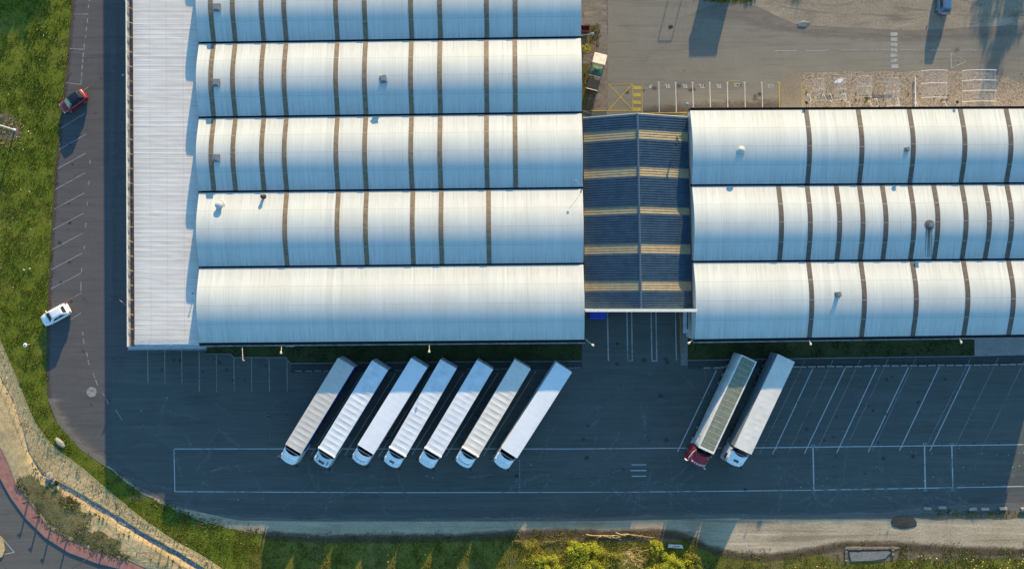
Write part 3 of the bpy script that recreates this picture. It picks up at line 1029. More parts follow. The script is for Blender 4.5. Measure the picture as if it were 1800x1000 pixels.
# left parking strip
seg = [(111 + 39, 203 - 4, 107, 226), (152, 236, 104, 263), (151, 269.5, 101, 297), (150, 304, 98, 333), (148.5, 339.5, 95, 368), (147, 375, 93, 404), (145.5, 410, 91, 439),
       (144.5, 445, 90, 474), (143, 480, 89, 508), (143, 515, 88, 545), (142.5, 550, 125, 561), (156, 153.5, 138, 164)]
lines_obj(rm, [(a, c, d, e, 1.4) for a, c, d, e in seg], 'lot_paint', 0.0182, 'slanting bay lines of the parking strip')
lines_obj(rm, [(128, 25.3, 155, 25.5, 1.5), (123, 86, 149, 87.5, 1.5), (116, 146, 143, 149, 1.5)], 'lot_paint', 0.0182, 'bay lines of the parking strip')
d1 = [(157.5, -6, 157, 3), (156, 9, 155.5, 16), (154, 33, 153.5, 41), (152.5, 48, 151.5, 56), (151, 63, 150, 70), (148.5, 77, 148, 86), (147, 93, 146, 101), (146, 104, 145.5, 111),
      (145, 114, 144, 122), (144, 127, 143.5, 136), (143, 139, 142.5, 149)]
d2 = [(159, 281, 158, 288), (157, 318, 155.5, 325), (154, 355, 153, 361), (151.5, 392, 150.5, 400), (148.8, 432, 147.5, 438), (144, 471, 143.2, 478), (142.5, 495, 142.3, 512), (145.5, 583, 146, 589),
      (146.5, 594, 148, 604), (152.5, 619, 154, 627), (155, 632, 157, 641), (164, 655, 167, 665), (168, 667, 172, 677), (180, 690, 184, 696), (186, 700, 191, 709), (203, 720, 215, 738)]
lines_obj(rm, [(a, c, d, e, 1.7) for a, c, d, e in d1 + d2], 'lot_paint', 0.0182, 'broken white line along the parking strip')
# upper yard
lines_obj(rm, [(1158, 146, 1159, 198, 1.7), (1187.5, 146, 1189, 198, 1.7), (1217.3, 146, 1218.8, 189, 1.6), (1247.5, 146, 1248.8, 189, 1.6), (1278.5, 145, 1279.3, 189, 1.6),
               (1309, 145, 1310, 189, 1.5), (1339, 145, 1340.5, 189, 1.4), (1366, 145, 1369, 145, 1.2)] +
          [(x - 2, 145.5, x + 2, 145.5, 1.5) for x in (1158, 1187.5, 1217.3, 1247.5, 1278.5, 1309, 1339)], 'white_paint', 0.0212, 'white bay lines above the right hall')
lines_obj(rm, [(1278, 143.3, 1301, 143.3, .9), (1369.2, 144.5, 1370.7, 189, 1.5), (1409.5, 144.5, 1410.2, 189, 1.2), (1069.5, 148.5, 1112, 148.5, 1.1), (1070, 149, 1111, 193, 1.6), (1111, 149, 1069, 195, 1.6),
               (1039, 195, 1113, 194.5, 1.6), (1112, 148, 1112, 196, 1.2), (1128.5, 148, 1128.7, 201, 1.3), (1128, 199.5, 1208, 198.3, 1.6), (1370.5, 145, 1373, 150, 1.2)], 'yellow_paint', 0.0238, 'yellow hatching and edge lines')
lines_obj(rm, [(1119.8, y, 1119.9, y + 6.5, 13.5) for y in (151.5, 164, 177, 189.5)], 'yellow_paint', 0.0242, 'yellow chequer blocks')
lines_obj(rm, [(1571.3, y, 1571.4, y + 6.2, 12) for y in (57.5, 66.8, 76, 85.3, 94.5, 104)] + [(1572.8, 114, 1573, 120.5, 12.5)], 'worn_paint', 0.0214, 'white blocks of a crossing')
lines_obj(rm, [(1362, 89.7, 1400, 89.6, 1.1), (1416, 89.4, 1457, 89, 1.1), (1474, 88.8, 1511, 88.7, 1.1), (1527, 88.7, 1563, 88.6, 1.1), (1581, 88.6, 1618, 88.6, 1.1), (1633, 88.6, 1671, 88.5, 1.1),
               (1687, 88.5, 1725, 88.5, .9), (1671.5, 94, 1672.5, 120.5, 1.3), (1672, 120.5, 1698, 108.5, 1.3), (1672, 95, 1698, 107.5, .9), (1674, 108, 1690, 108, .7)], 'worn_paint', 0.0212, 'broken centre line and give way triangle')
lines_obj(rm, [(-10, 935, 2, 943, 1.4), (2, 943, 25, 970, 1.5), (25, 970, -10, 977, 1.5)], 'worn_paint', 0.006, 'white lines round the traffic island')


def text_mark(txt, px, py, hpx, mat, z=0.0225):
    cu = bpy.data.curves.new('lettering', 'FONT')
    cu.body = txt
    cu.align_x = 'CENTER'
    cu.align_y = 'CENTER'
    cu.size = hpx * H / F / 0.70
    cu.offset = 0.02
    tmp = bpy.data.objects.new('lettering', cu)
    COL.objects.link(tmp)
    dg = bpy.context.evaluated_depsgraph_get()
    me = bpy.data.meshes.new_from_object(tmp.evaluated_get(dg))
    bpy.data.objects.remove(tmp)
    o = bpy.data.objects.new(rm, me)
    COL.objects.link(o)
    me.materials.clear()
    me.materials.append(M[mat])
    p = P(px, py)
    o.location = (p.x, p.y, z)
    o.rotation_euler = (0, 0, PI)
    o.scale = (1.05, 1, 1)
    struct(o, 'letters %s painted in a parking bay' % txt)


for t, x, y, m_ in (('P', 1143.3, 151.5, 'white_paint'), ('TL', 1173.5, 151.2, 'white_paint'), ('TL', 1204, 151.2, 'white_paint'), ('TL', 1233.5, 151.3, 'white_paint'), ('TL', 1263.5, 151.2, 'white_paint'),
                    ('CS', 1295.5, 149.5, 'worn_paint'), ('CS', 1324.5, 150, 'faint_paint'), ('CS', 1354.5, 151, 'worn_paint')):
    text_mark(t, x, y, 6.0, m_)

# tyre arcs, oil and patches worn into the yard
mty, nty, bty = newmat('tyre_dust')
vty = coords(nty)
nny = noisef(nty, vty, 1.2, 5, 0.7)
setc(nty, bty.inputs['Base Color'], (0.2, 0.2, 0.19))
bty.inputs['Roughness'].default_value = 0.95
trty = nd(nty, 'ShaderNodeBsdfTransparent')
mxty = nd(nty, 'ShaderNodeMixShader')
nty.links.new(ramp(nty, nny, [(0.36, (0, 0, 0)), (0.7, (0.7,) * 3)]), mxty.inputs[0])
nty.links.new(trty.outputs[0], mxty.inputs[1])
nty.links.new(bty.outputs[0], mxty.inputs[2])
nty.links.new(mxty.outputs[0], nty.nodes['Material Output'].inputs[0])
mol, nol, bol_ = newmat('oil_stain')
vol = coords(nol)
nnl = noisef(nol, vol, 2.2, 5, 0.7)
setc(nol, bol_.inputs['Base Color'], (0.02, 0.02, 0.02))
bol_.inputs['Roughness'].default_value = 0.6
uvl = nd(nol, 'ShaderNodeUVMap')
sxl = nd(nol, 'ShaderNodeSeparateXYZ')
nol.links.new(uvl.outputs[0], sxl.inputs[0])
mul = nd(nol, 'ShaderNodeMath', operation='MULTIPLY')
nol.links.new(sxl.outputs[1], mul.inputs[0])
nol.links.new(nnl, mul.inputs[1])
trl = nd(nol, 'ShaderNodeBsdfTransparent')
mxl = nd(nol, 'ShaderNodeMixShader')
nol.links.new(ramp(nol, mul.outputs[0], [(0.12, (0, 0, 0)), (0.5, (0.6,) * 3)]), mxl.inputs[0])
nol.links.new(trl.outputs[0], mxl.inputs[1])
nol.links.new(bol_.outputs[0], mxl.inputs[2])
nol.links.new(mxl.outputs[0], nol.nodes['Material Output'].inputs[0])
rt = random.Random(21)
b = MB()
for i in range(150):
    px_, py_ = rt.choice([(rt.uniform(230, 500), rt.uniform(720, 880)), (rt.uniform(500, 1200), rt.uniform(830, 890)), (rt.uniform(950, 1250), rt.uniform(660, 880)),
                          (rt.uniform(1350, 1790), rt.uniform(800, 890)), (rt.uniform(1350, 1700), rt.uniform(845, 888))])
    c0 = P(px_, py_)
    R_ = rt.uniform(7, 30)
    a0 = rt.uniform(0, 2 * PI)
    cc_ = c0 + Vector((math.cos(a0) * R_, math.sin(a0) * R_, 0))
    span = rt.uniform(1.5, 9) / R_
    wd_ = rt.uniform(.06, .34)
    zz_ = 0.0182 + 0.00004 * i
    n_ = 12
    for k in range(n_):
        u0, u1 = a0 + PI + span * (k / n_ - .5), a0 + PI + span * ((k + 1) / n_ - .5)
        w0, w1 = wd_ * math.sin(PI * k / n_) ** .6 if k else 0, wd_ * abs(math.sin(PI * (k + 1) / n_)) ** .6
        b.face([(cc_.x + math.cos(u0) * (R_ - w0), cc_.y + math.sin(u0) * (R_ - w0), zz_), (cc_.x + math.cos(u0) * (R_ + w0), cc_.y + math.sin(u0) * (R_ + w0), zz_),
                (cc_.x + math.cos(u1) * (R_ + w1), cc_.y + math.sin(u1) * (R_ + w1), zz_), (cc_.x + math.cos(u1) * (R_ - w1), cc_.y + math.sin(u1) * (R_ - w1), zz_)])
struct(b.build('tyre_marks', 'tyre_dust'), 'pale curved tyre marks on the yard')
b = MB()
for (x, y, r) in [(1552, 805, .55), (1604.5, 802, .5), (1132, 633, .6), (1170, 631, .5), (1173, 637, .45), (1085, 604, .4), (1085, 640, .5), (1484, 853, .3), (1449, 773, .3), (1521, 832, .3), (1310, 860, .4)] + \
        [(rt.uniform(420, 1290), rt.uniform(690, 840), rt.uniform(.15, .55)) for _ in range(26)] + [(rt.uniform(1390, 1760), rt.uniform(660, 780), rt.uniform(.15, .4)) for _ in range(16)] + \
        [(rt.uniform(98, 140), 220 + 34.5 * k, rt.uniform(.2, .5)) for k in range(10)] + [(rt.uniform(1080, 1360), rt.uniform(150, 185), rt.uniform(.2, .6)) for _ in range(12)] + \
        [(rt.uniform(270, 480), rt.uniform(625, 670), rt.uniform(.2, .5)) for _ in range(8)]:
    c0 = P(x, y)
    for k in range(14):
        u0, u1 = 2 * PI * k / 14, 2 * PI * (k + 1) / 14
        b.face([(c0.x, c0.y, .019), (c0.x + math.cos(u0) * r * 1.2, c0.y + math.sin(u0) * r, .019), (c0.x + math.cos(u1) * r * 1.2, c0.y + math.sin(u1) * r, .019)], [(0, 1), (0, 0), (0, 0)])
struct(b.build('oil_stains', 'oil_stain'), 'dark oil stains on the asphalt')

# manhole patch
b = MB()
c = P(161, 689)
b.lathe((c.x, c.y, 0), [(0.72, 0.013), (0.72, 0.03), (0.66, 0.034), (0.30, 0.034), (0.28, 0.03)], 28)
tag(b.build('manhole', 'manhole', smooth=True), 'round pale manhole patch set in the parking strip asphalt', 'manhole')
# ------------------------------------------------------------------ the halls
HE = 5.25       # eaves of the vaults
RISE = 0.92
BROT = 0.0135   # the buildings sit a little turned


def vprof(v):
    t = abs(2 * v - 1)
    a = 0.55
    g = t * t / (2 * a) if t < a else t - a / 2
    return RISE * (1 - g / (1 - a / 2))


def hall(name, label, west, east, strips, strip_mat='rooflight'):
    """west/east: photograph points of the valley ends (x, y), top to bottom"""
    W = [P(x, y, HE) for x, y in west]
    E = [P(x, y, HE) for x, y in east]
    base = (W[0] + W[-1] + E[0] + E[-1]) / 4
    t = thing(name, label, 'warehouse', (base.x, base.y, 0), BROT)
    n = len(W) - 1
    vaults = []
    for i in range(n):
        a0, a1, c0, c1 = W[i], W[i + 1], E[i], E[i + 1]
        L = (c0 - a0).length
        g0 = 0.13 / (a0 - a1).length

        def pos(u, v, dz=0.0):
            vv = g0 + v * (1 - 2 * g0)
            p = a0.lerp(c0, u).lerp(a1.lerp(c1, u), vv)
            p.z = HE + 0.04 + vprof(v) + dz
            return p
        b = MB()
        nu = max(8, int(L / 1.5))
        b.grid(lambda u, v: pos(u, 1 - v), nu, 30, lambda u, v: (u * L, 1 - v))
        m0 = len(b.f)
        # turned-down edges at both ends and along the gutters
        for u in (0, 1):
            for k in range(30):
                p, q = pos(u, k / 30), pos(u, (k + 1) / 30)
                p2, q2 = pos(u, k / 30, -0.16), pos(u, (k + 1) / 30, -0.16)
                b.face([p, p2, q2, q] if u == 0 else [q, q2, p2, p], [(0, .5)] * 4)
        vo = b.build('vault_roof', 'vault_sheet', t, smooth=True)
        vaults.append((vo, pos, a0, c0, a1, c1, L))
        for xs in strips[i]:
            # photograph x at the lower valley of this vault
            xm = xs
            u = (P(xm, (west[i + 1][1] + east[i + 1][1]) / 2, HE).x - a1.x) / (c1.x - a1.x)
            hw = 0.31 / L
            s_ = MB()
            s_.grid(lambda q, v: pos(u - hw + 2 * hw * q, 1 - v, 0.035), 2, 30)
            for q in (-1, 1):
                for k in range(30):
                    p, r = pos(u + q * hw, k / 30, 0.035), pos(u + q * hw, (k + 1) / 30, 0.035)
                    p2, r2 = pos(u + q * hw, k / 30, -0.01), pos(u + q * hw, (k + 1) / 30, -0.01)
                    s_.face([p, p2, r2, r] if q < 0 else [r, r2, p2, p])
            s_.mi = {}
            for vj in (.24, .5, .76):
                vj += 0.03 * noise.noise(Vector((xs, vj * 9, i)))
                f_ = s_.face([pos(u - hw, vj, .045), pos(u - hw, vj + .012, .045), pos(u + hw, vj + .012, .045), pos(u + hw, vj, .045)])
                s_.mi[f_] = 1
            s_.build('rooflight_strip', [strip_mat, 'rooflight_joint'], vo, smooth=True)
    # valley gutters: sunk channels
    for i in range(n + 1):
        a, c = W[i], E[i]
        d = (c - a).normalized()
        nn = Vector((-d.y, d.x, 0))
        L = (c - a).length + 0.3
        m = (a + c) / 2
        g = MB()
        edge = i in (0, n)
        w_ = 0.17
        sgn = (1 if i == 0 else -1)
        cc = m + nn * (0.06 * sgn if edge else 0)
        g.obox(cc, d, nn, L, 2 * w_, HE - 0.24, HE - 0.16)
        g.obox(cc + nn * (w_ - 0.015), d, nn, L, 0.03, HE - 0.16, HE + 0.005)
        g.obox(cc - nn * (w_ - 0.015), d, nn, L, 0.03, HE - 0.16, HE + 0.005)
        g.build('gutter', 'gutter_dark', t)
        if i == n:
            g = MB()
            g.obox(cc - nn * 0.30, d, nn, L, 0.16, HE - 0.42, HE - 0.33)
            g.obox(cc - nn * 0.19, d, nn, L, 0.05, HE - 0.7, HE - 0.36)
            g.build('fascia', 'fascia_pale', t)
    # walls with the arched gables
    wl = MB()
    ins = 0.12
    ring = []
    for i in range(n):
        a0, a1 = W[i], W[i + 1]
        for k in range(13):
            v = k / 12
            if i > 0 and k == 0:
                continue
            p = a0.lerp(a1, v)
            p.z = HE + (vprof(v) if 0 < k < 12 else 0) - 0.02
            p.x += ins
            ring.append(p)
    ringE = []
    for i in range(n):
        a0, a1 = E[i], E[i + 1]
        for k in range(13):
            v = k / 12
            if i > 0 and k == 0:
                continue
            p = a0.lerp(a1, v)
            p.z = HE + (vprof(v) if 0 < k < 12 else 0) - 0.02
            p.x -= ins
            ringE.append(p)
    for R, fl in ((ring, False), (ringE, True)):
        for p, q in zip(R[:-1], R[1:]):
            f = [p, Vector((p.x, p.y, 0)), Vector((q.x, q.y, 0)), q]
            wl.face(f if not fl else f[::-1])
    for p, q in ((ringE[0], ring[0]), (ring[-1], ringE[-1])):
        wl.face([Vector((p.x, p.y, HE - .3)), Vector((p.x, p.y, 0)), Vector((q.x, q.y, 0)), Vector((q.x, q.y, HE - .3))])
    wl.build('wall', 'wall_cladding', t)
    return t, vaults


XS = [376, 414, 464, 503.5, 593.5, 643.5, 724, 774.5, 856, 906]
westW = [(348.5, -321), (348.7, -189), (349, -57), (350, 76), (350, 207), (350, 337.5), (350.5, 470), (351, 604)]
westE = [(1018, -331), (1019, -199), (1020, -67), (1021, 66), (1022.3, 198), (1024, 330.5), (1025.3, 463.3), (1027, 598.3)]
hallW, vW = hall('vaulted_warehouse', 'large left hall with five pale vaulted roofs and dark valley gutters', westW, westE,
                 [[], [], XS, XS, [x + .5 for x in XS], [505, 596, 645.5, 727, 777, 860], []])
eastW = [(1213, 193), (1216.5, 326), (1219, 460), (1221.5, 597.5)]
eastE = [(1893, 189.5), (1893, 321.5), (1893, 455), (1893, 588)]
hallE, vE = hall('vaulted_warehouse', 'right hall with three pale vaulted roofs beyond the blue canopy', eastW, eastE,
                 [[1419, 1510, 1599, 1688.5, 1768.5, 1850], [1370, 1420, 1471, 1511.5, 1551.5, 1600, 1641.5, 1690.5, 1731, 1769.5, 1820, 1860],
                  [1422.5, 1514, 1604, 1693.5, 1772.5, 1855]], 'rooflight_grey')


def roof_h(vaults, px, py):
    for vo, pos, a0, c0, a1, c1, L in vaults:
        z = HE + .6
        p = P(px, py, z)
        q = (p.x - a0.x) / (c0.x - a0.x)
        t0, t1 = a0.lerp(c0, q), a1.lerp(c1, q)
        if t1.y <= p.y <= t0.y:
            v = (t0.y - p.y) / (t0.y - t1.y)
            return vo, P(px, py, HE + .04 + vprof(v)), HE + 0.04 + vprof(v)
    return None


def vent_box(vaults, px, py, s_, h, rz=0, mat='vent_metal', louvre=True, label=None):
    vo, p, z = roof_h(vaults, px, py)
    b = MB()
    ax, ay = Vector((math.cos(rz), math.sin(rz), 0)), Vector((-math.sin(rz), math.cos(rz), 0))
    b.obox(p, ax, ay, s_ * 1.25, s_ * 1.25, z - 0.3, z + 0.06)
    b.obox(p, ax, ay, s_ * .86, s_ * .86, z + 0.06, z + h - 0.09)
    b.obox(p, ax, ay, s_ * 1.1, s_ * 1.1, z + h - 0.09, z + h)
    b.obox(p, ax, ay, s_ * .7, s_ * .7, z + h, z + h + 0.05)
    return b.build('roof_vent', mat, vo, label=label)


def vent_round(vaults, px, py, r, h, mat='vent_white', label=None):
    vo, p, z = roof_h(vaults, px, py)
    b = MB()
    b.lathe((p.x, p.y, z), [(r * 1.35, -0.25), (r * 1.35, 0.03), (r * .75, 0.06), (r * .75, h - .18), (r, h - .2), (r, h - .08), (r * .8, h), (r * .15, h + .06)], 20)
    return b.build('roof_vent', mat, vo, smooth=True, label=label)


vent_box(vW, 382, 14, 0.8, 0.3)
vent_box(vW, 380.5, 146, 0.8, 0.3)
vent_box(vW, 380.5, 278, 0.8, 0.3)
vent_box(vW, 674, 140, 0.75, 0.45, 0.25)
vent_round(vW, 387, 361, 0.5, 0.6, label='round white roof cowl')
vent_round(vW, 463.5, 346, 0.26, 0.7, 'dark_pipe', label='short dark flue pipe')
vent_round(vE, 1302.5, 264, 0.44, 0.32)
vent_box(vE, 1593.5, 263, 0.45, 0.34, 0.1)
vent_box(vE, 1472, 517.5, 0.55, 0.5, 0.05)
vo = vent_box(vE, 1634, 395.5, 0.56, 0.4, 0.0, label='rust stained roof vent with streaks below it').parent
p_ = roof_h(vE, 1634, 395.5)
b = MB()
vo_, pos_, a0_, c0_, a1_, c1_, L_ = vE[1]


def on_vault(px, py, dz=0.012):
    r = roof_h(vE, px, py)
    q = r[1].copy()
    q.z = r[2] + dz
    return q


for k in range(36):
    a, c = 2 * PI * k / 36, 2 * PI * (k + 1) / 36
    for r1, r2, dz in ((3.5, 9.0, 0.014),):
        r2a = r2 + 1.2 * math.sin(k * 2.3)
        r2b = r2 + 1.2 * math.sin((k + 1) * 2.3)
        if k == 35:
            r2b = r2 + 1.2 * math.sin(0)
        b.face([on_vault(1634 + math.cos(a) * r1, 395.5 - math.sin(a) * r1), on_vault(1634 + math.cos(a) * r2a, 395.5 - math.sin(a) * r2a),
                on_vault(1634 + math.cos(c) * r2b, 395.5 - math.sin(c) * r2b), on_vault(1634 + math.cos(c) * r1, 395.5 - math.sin(c) * r1)])
for x0, x1, w_ in ((1628.5, 1626.5, .9), (1632, 1631, 1.6), (1634.5, 1634, 1.2), (1638, 1637, .9)):
    for k in range(8):
        y0, y1 = 402 + k * 6.2, 402 + (k + 1) * 6.2
        xa, xb = x0 + (x1 - x0) * k / 8, x0 + (x1 - x0) * (k + 1) / 8
        wa, wb = w_ * (1 - k / 13), w_ * (1 - (k + 1) / 13)
        b.face([on_vault(xa - wa, y0), on_vault(xb - wb, y1), on_vault(xb + wb, y1), on_vault(xa + wa, y0)])
mrs, nt_, bb = newmat('rust_stain')
v_ = coords(nt_)
n_ = noisef(nt_, v_, 3.0, 5, 0.7)
setc(nt_, bb.inputs['Base Color'], ramp(nt_, n_, [(0.3, (0.07, 0.045, 0.025)), (0.7, (0.2, 0.15, 0.1))]))
tr_ = nd(nt_, 'ShaderNodeBsdfTransparent')
mx_ = nd(nt_, 'ShaderNodeMixShader')
nt_.links.new(ramp(nt_, n_, [(0.3, (0.35,) * 3), (0.65, (0.95,) * 3)]), mx_.inputs[0])
nt_.links.new(tr_.outputs[0], mx_.inputs[1])
nt_.links.new(bb.outputs[0], mx_.inputs[2])
nt_.links.new(mx_.outputs[0], nt_.nodes['Material Output'].inputs[0])
b.build('rust_stain', 'rust_stain', vE[1][0])
# door hood and gable door
b = MB()
q = P(509.5, 605.5, 3.0)
b.box((q.x - .62, q.y - .3, 2.94), (q.x + .62, q.y + .45, 3.02))
b.box((q.x - .62, q.y - .3, 2.84), (q.x + .62, q.y - .26, 2.94))
b.build('door_hood', 'awning_sheet', hallW)
b = MB()
g0, g1 = P(1216.5, 500, 4.6), P(1220.5, 588, 4.6)
b.box((g0.x - 0.75, g1.y + 0.1, 3.0), (g0.x - 0.05, g0.y - 1.0, 3.12))
b.box((g0.x - 0.75, g1.y + 0.1, 2.7), (g0.x - 0.68, g0.y - 1.0, 3.0))
b.build('door_hood', 'awning_sheet', hallE)
b = MB()
b.tube([(g0.x - 0.28, g0.y - 3.2, 3.35), (g0.x - 0.28, g1.y + 0.6, 3.35)], 0.07, 6)
b.build('downpipe', 'gutter_dark', hallE)

# ---- the low annex along the left side
AH = 4.5
aw = [(233, -70), (236, 606)]
t = thing('flat_roof_annex', 'long low annex with ribbed cream metal roof beside the left hall', 'annex', tuple(P(285, 300, 0)), BROT)
annex = t
A0, A1 = P(231.0, -400, AH), P(236.5, 604, AH)
B0, B1 = Vector((westW[0][0], 0, 0)), None
B0 = P(348.5, -400, AH - .2)
B1 = P(354, 604.5, AH - .2)
LA = (A0 - A1).length
NR = int(LA / 0.62)
b = MB()
prof = [(0, 0), (.5, 0), (.62, .007), (.9, .007), (.98, 0)]
row_t, row_z = [], []
for i in range(NR):
    for q, z in prof:
        row_t.append((i + q) / NR)
        row_z.append(z * (.4 + 1.2 * abs(noise.noise(Vector((i * 1.7, 3.3, 0))))) )
row_t.append(1)
row_z.append(0)
nx = 6
for i in range(len(row_t)):
    for k in range(nx + 1):
        a, c = A0.lerp(A1, row_t[i]), B0.lerp(B1, row_t[i])
        s_ = k / nx
        p = a.lerp(c, s_)
        p.z += row_z[i] + 0.14 * math.sin(PI * min(1, s_ * 1.1) * .8) * 0 + 0.10 * (1 - (1 - s_) ** 3) * 0.6
        p.z += 0.012 * noise.noise(Vector((p.x * .5, p.y * 1.7, 0)))
        b.v.append(p)
for i in range(len(row_t) - 1):
    for k in range(nx):
        a = i * (nx + 1) + k
        b.f.append((a, a + nx + 1, a + nx + 2, a + 1))
        b.uv[len(b.f) - 1] = [(row_t[i] * LA, k / nx), (row_t[i + 1] * LA, k / nx), (row_t[i + 1] * LA, (k + 1) / nx), (row_t[i] * LA, (k + 1) / nx)]
b.build('roof', 'annex_sheet', t)
# ragged lap of sheet at the lower end
d = (B1 - A1)
b = MB()
for k in range(24):
    p, q = A1 + d * (k / 24), A1 + d * ((k + 1) / 24)
    z1, z2 = 0.03 + .03 * noise.noise(Vector((k * .9, 0, 0))), 0.03 + .03 * noise.noise(Vector(((k + 1) * .9, 0, 0)))
    o1, o2 = 0.12 + .05 * noise.noise(Vector((k * .7, 5, 0))), 0.12 + .05 * noise.noise(Vector(((k + 1) * .7, 5, 0)))
    b.face([p + Vector((0, .45, z1 + .06)), p + Vector((0, -o1, z1)), q + Vector((0, -o2, z2)), q + Vector((0, .45, z2 + .06))])
    b.face([p + Vector((0, -o1, z1)), p + Vector((0, -o1, z1 - .2)), q + Vector((0, -o2, z2 - .2)), q + Vector((0, -o2, z2))])
b.build('edge_flashing', 'tarp_cream', t)
# walls
b = MB()
C0, C1 = A0 + Vector((.15, 0, 0)), A1 + Vector((.15, .25, 0))
D1 = B1 + Vector((.2, .25, 0))
for p, q in ((C0, C1), (C1, D1)):
    b.face([Vector((p.x, p.y, AH - .1)), Vector((p.x, p.y, 0)), Vector((q.x, q.y, 0)), Vector((q.x, q.y, AH - .1))])
b.build('wall', 'wall_cladding', t)
# gutter trough on brackets, parapet lip
G0, G1 = P(225.8, -400, AH - .12), P(230, 609, AH - .12)
d = (G1 - G0).normalized()
nn = Vector((-d.y, d.x, 0))
if nn.x < 0:
    nn = -nn
L = (G1 - G0).length
m = (G0 + G1) / 2
b = MB()
b.obox(m - nn * .14, d, nn, L, .36, AH - .16, AH - .12)
b.build('parapet_lip', 'fascia_pale', t)
b = MB()
b.obox(m - nn * .36, d, nn, L, .09, AH - .2, AH + .1)
b.build('edge_trim', 'fascia_white', t)
b = MB()
b.obox(m + nn * .18, d, nn, L, .22, AH - .3, AH - .24)
b.obox(m + nn * .31, d, nn, L, .06, AH - .3, AH - .06)
b.obox(m + nn * .06, d, nn, L, .05, AH - .3, AH - .05)
b.obox(m + nn * .44, d, nn, L, .1, AH - .26, AH - .2)
b.build('gutter', 'gutter_brown', t)
for k in range(26):
    y = 14 + k * 25.6 - 26
    if y > 600:
        break
    a = P(221.6 + y * .003, y - 1.5, AH + .02)
    c = P(232.8 + y * .003, y + 2.2, AH + .04)
    g = MB()
    g.tube([a, a.lerp(c, .55) + Vector((0, -.02, .03)), c], 0.04, 5)
    g.build('gutter_bracket', 'fascia_pale', t)
# small vent on the shaded strip
b = MB()
p = P(339, 515.5, AH + .35)
b.lathe((p.x, p.y, AH + .2), [(.06, -.05), (.06, .3), (.1, .3), (.08, .36)], 8)
b.build('roof_pipe', 'gutter_dark', t)

# awning below the annex end
t = thing('entrance_awning', 'narrow pale metal awning along the lower end of the annex', 'awning', tuple(P(293, 611, 0)))
a, c = P(225, 611.5, 3.2), P(362, 608, 3.2)
b = MB()
y0 = P(0, 614.8, 3.2).y
b.quadstrip([[(a.x, y0, 3.1), (c.x, y0 + .12, 3.1), (c.x, y0 + 2.0, 3.35), (a.x, y0 + 2.0, 3.35)], [(a.x, y0, 3.18), (c.x, y0 + .12, 3.18), (c.x, y0 + 2.0, 3.44), (a.x, y0 + 2.0, 3.44)]])
b.build('awning_roof', 'awning_sheet', t)
b = MB()
b.box((a.x - .03, y0 - .07, 3.02), (c.x + .03, y0 - .005, 3.22))
b.box((c.x + .01, y0 + .1, 3.02), (c.x + .1, y0 + 2, 3.3))
b.build('awning_edge', 'steel_grey', t)
for k in range(5):
    x = a.x + .2 + (c.x - a.x - .4) * k / 4
    b = MB()
    b.tube([(x, y0 + .2, 0), (x, y0 + .2, 3.1)], .05, 6)
    b.build('post', 'steel_grey', t)

# ---- blue canopy between the halls
CE, CR = 4.2, 6.15
t = thing('canopy', 'dark blue ribbed gable canopy roof bridging the two halls', 'canopy', tuple(P(1122, 375, 0)), BROT)
canopy = t
wN, wS = P(1025.5, 208, CE), P(1028, 541.5, CE)
rN, rS = P(1120, 200.5, CR), P(1126.5, 541.5, CR)
eN, eS = P(1208.5, 206.5, CE), P(1216, 541.5, CE)
LC = (wN - wS).length
NRB = 78
# rooflight bands: photograph y of their centres at the ridge
bands = [235.5, 300.5, 369, 436, 503]
bt = []
for y in bands:
    v = (rN.y - P(0, y, CR).y) / (rN.y - rS.y)
    bt.append(v)
cprof = [(0, 0), (.3, 0), (.42, .075), (.88, .075), (1.0, 0)]
lprof = [(0, 0), (.3, 0), (.42, .03), (.88, .03), (1.0, 0)]


def is_light(i):
    v = (i + .5) / NRB
    return any(abs(v - q) < 0.6 / 25.3 for q in bt)


for side, (n0, s0) in (('w', (wN, wS)), ('e', (eN, eS))):
    groups = []
    for i in range(NRB):
        l = is_light(i)
        if groups and groups[-1][0] == l:
            groups[-1][1].append(i)
        else:
            groups.append((l, [i]))
    sheetb = MB()
    lights = []
    for l, idx in groups:
        bb = MB() if l else sheetb
        for i in idx:
            for (q0, z0), (q1, z1) in zip((lprof if l else cprof)[:-1], (lprof if l else cprof)[1:]):
                t0, t1 = (i + q0) / NRB, (i + q1) / NRB
                r0, r1 = rN.lerp(rS, t0), rN.lerp(rS, t1)
                e0, e1 = n0.lerp(s0, t0), n0.lerp(s0, t1)
                up = Vector((0, 0, 1))
                f = [r0 + up * z0, r1 + up * z1, e1 + up * z1, e0 + up * z0]
                bb.face(f[::-1] if side == 'w' else f)
        if l:
            lights.append(bb)
    so_ = sheetb.build('roof_slope', 'canopy_blue', t)
    for bb in lights:
        bb.build('rooflight_band', 'canopy_light', so_)
for f in ():
    pass
b = MB()
b.quadstrip([[rN + Vector((-.16, .05, .06)), rN + Vector((0, .05, .13)), rN + Vector((.16, .05, .06)), rN + Vector((0, .05, -.05))],
             [rS + Vector((-.16, -.05, .06)), rS + Vector((0, -.05, .13)), rS + Vector((.16, -.05, .06)), rS + Vector((0, -.05, -.05))]])
b.build('ridge_cap', 'canopy_ridge', t)
b = MB()
b.box((wS.x - .1, wS.y - .34, 3.3), (eS.x + .1, wS.y - .08, CR + .12))
b.box((wS.x - .15, wS.y - .42, CR + .12), (eS.x + .15, wS.y - .02, CR + .2))
b.build('parapet', 'fascia_white', t)
b = MB()
for p, q in ((wN, rN), (rN, eN)):
    r = [p + Vector((0, .03, -.5)), q + Vector((0, .03, -.5)), q + Vector((0, .12, -.5)), p + Vector((0, .12, -.5))]
    b.quadstrip([r, [v + Vector((0, 0, .5)) for v in r]])
b.build('fascia', 'fascia_white', t)
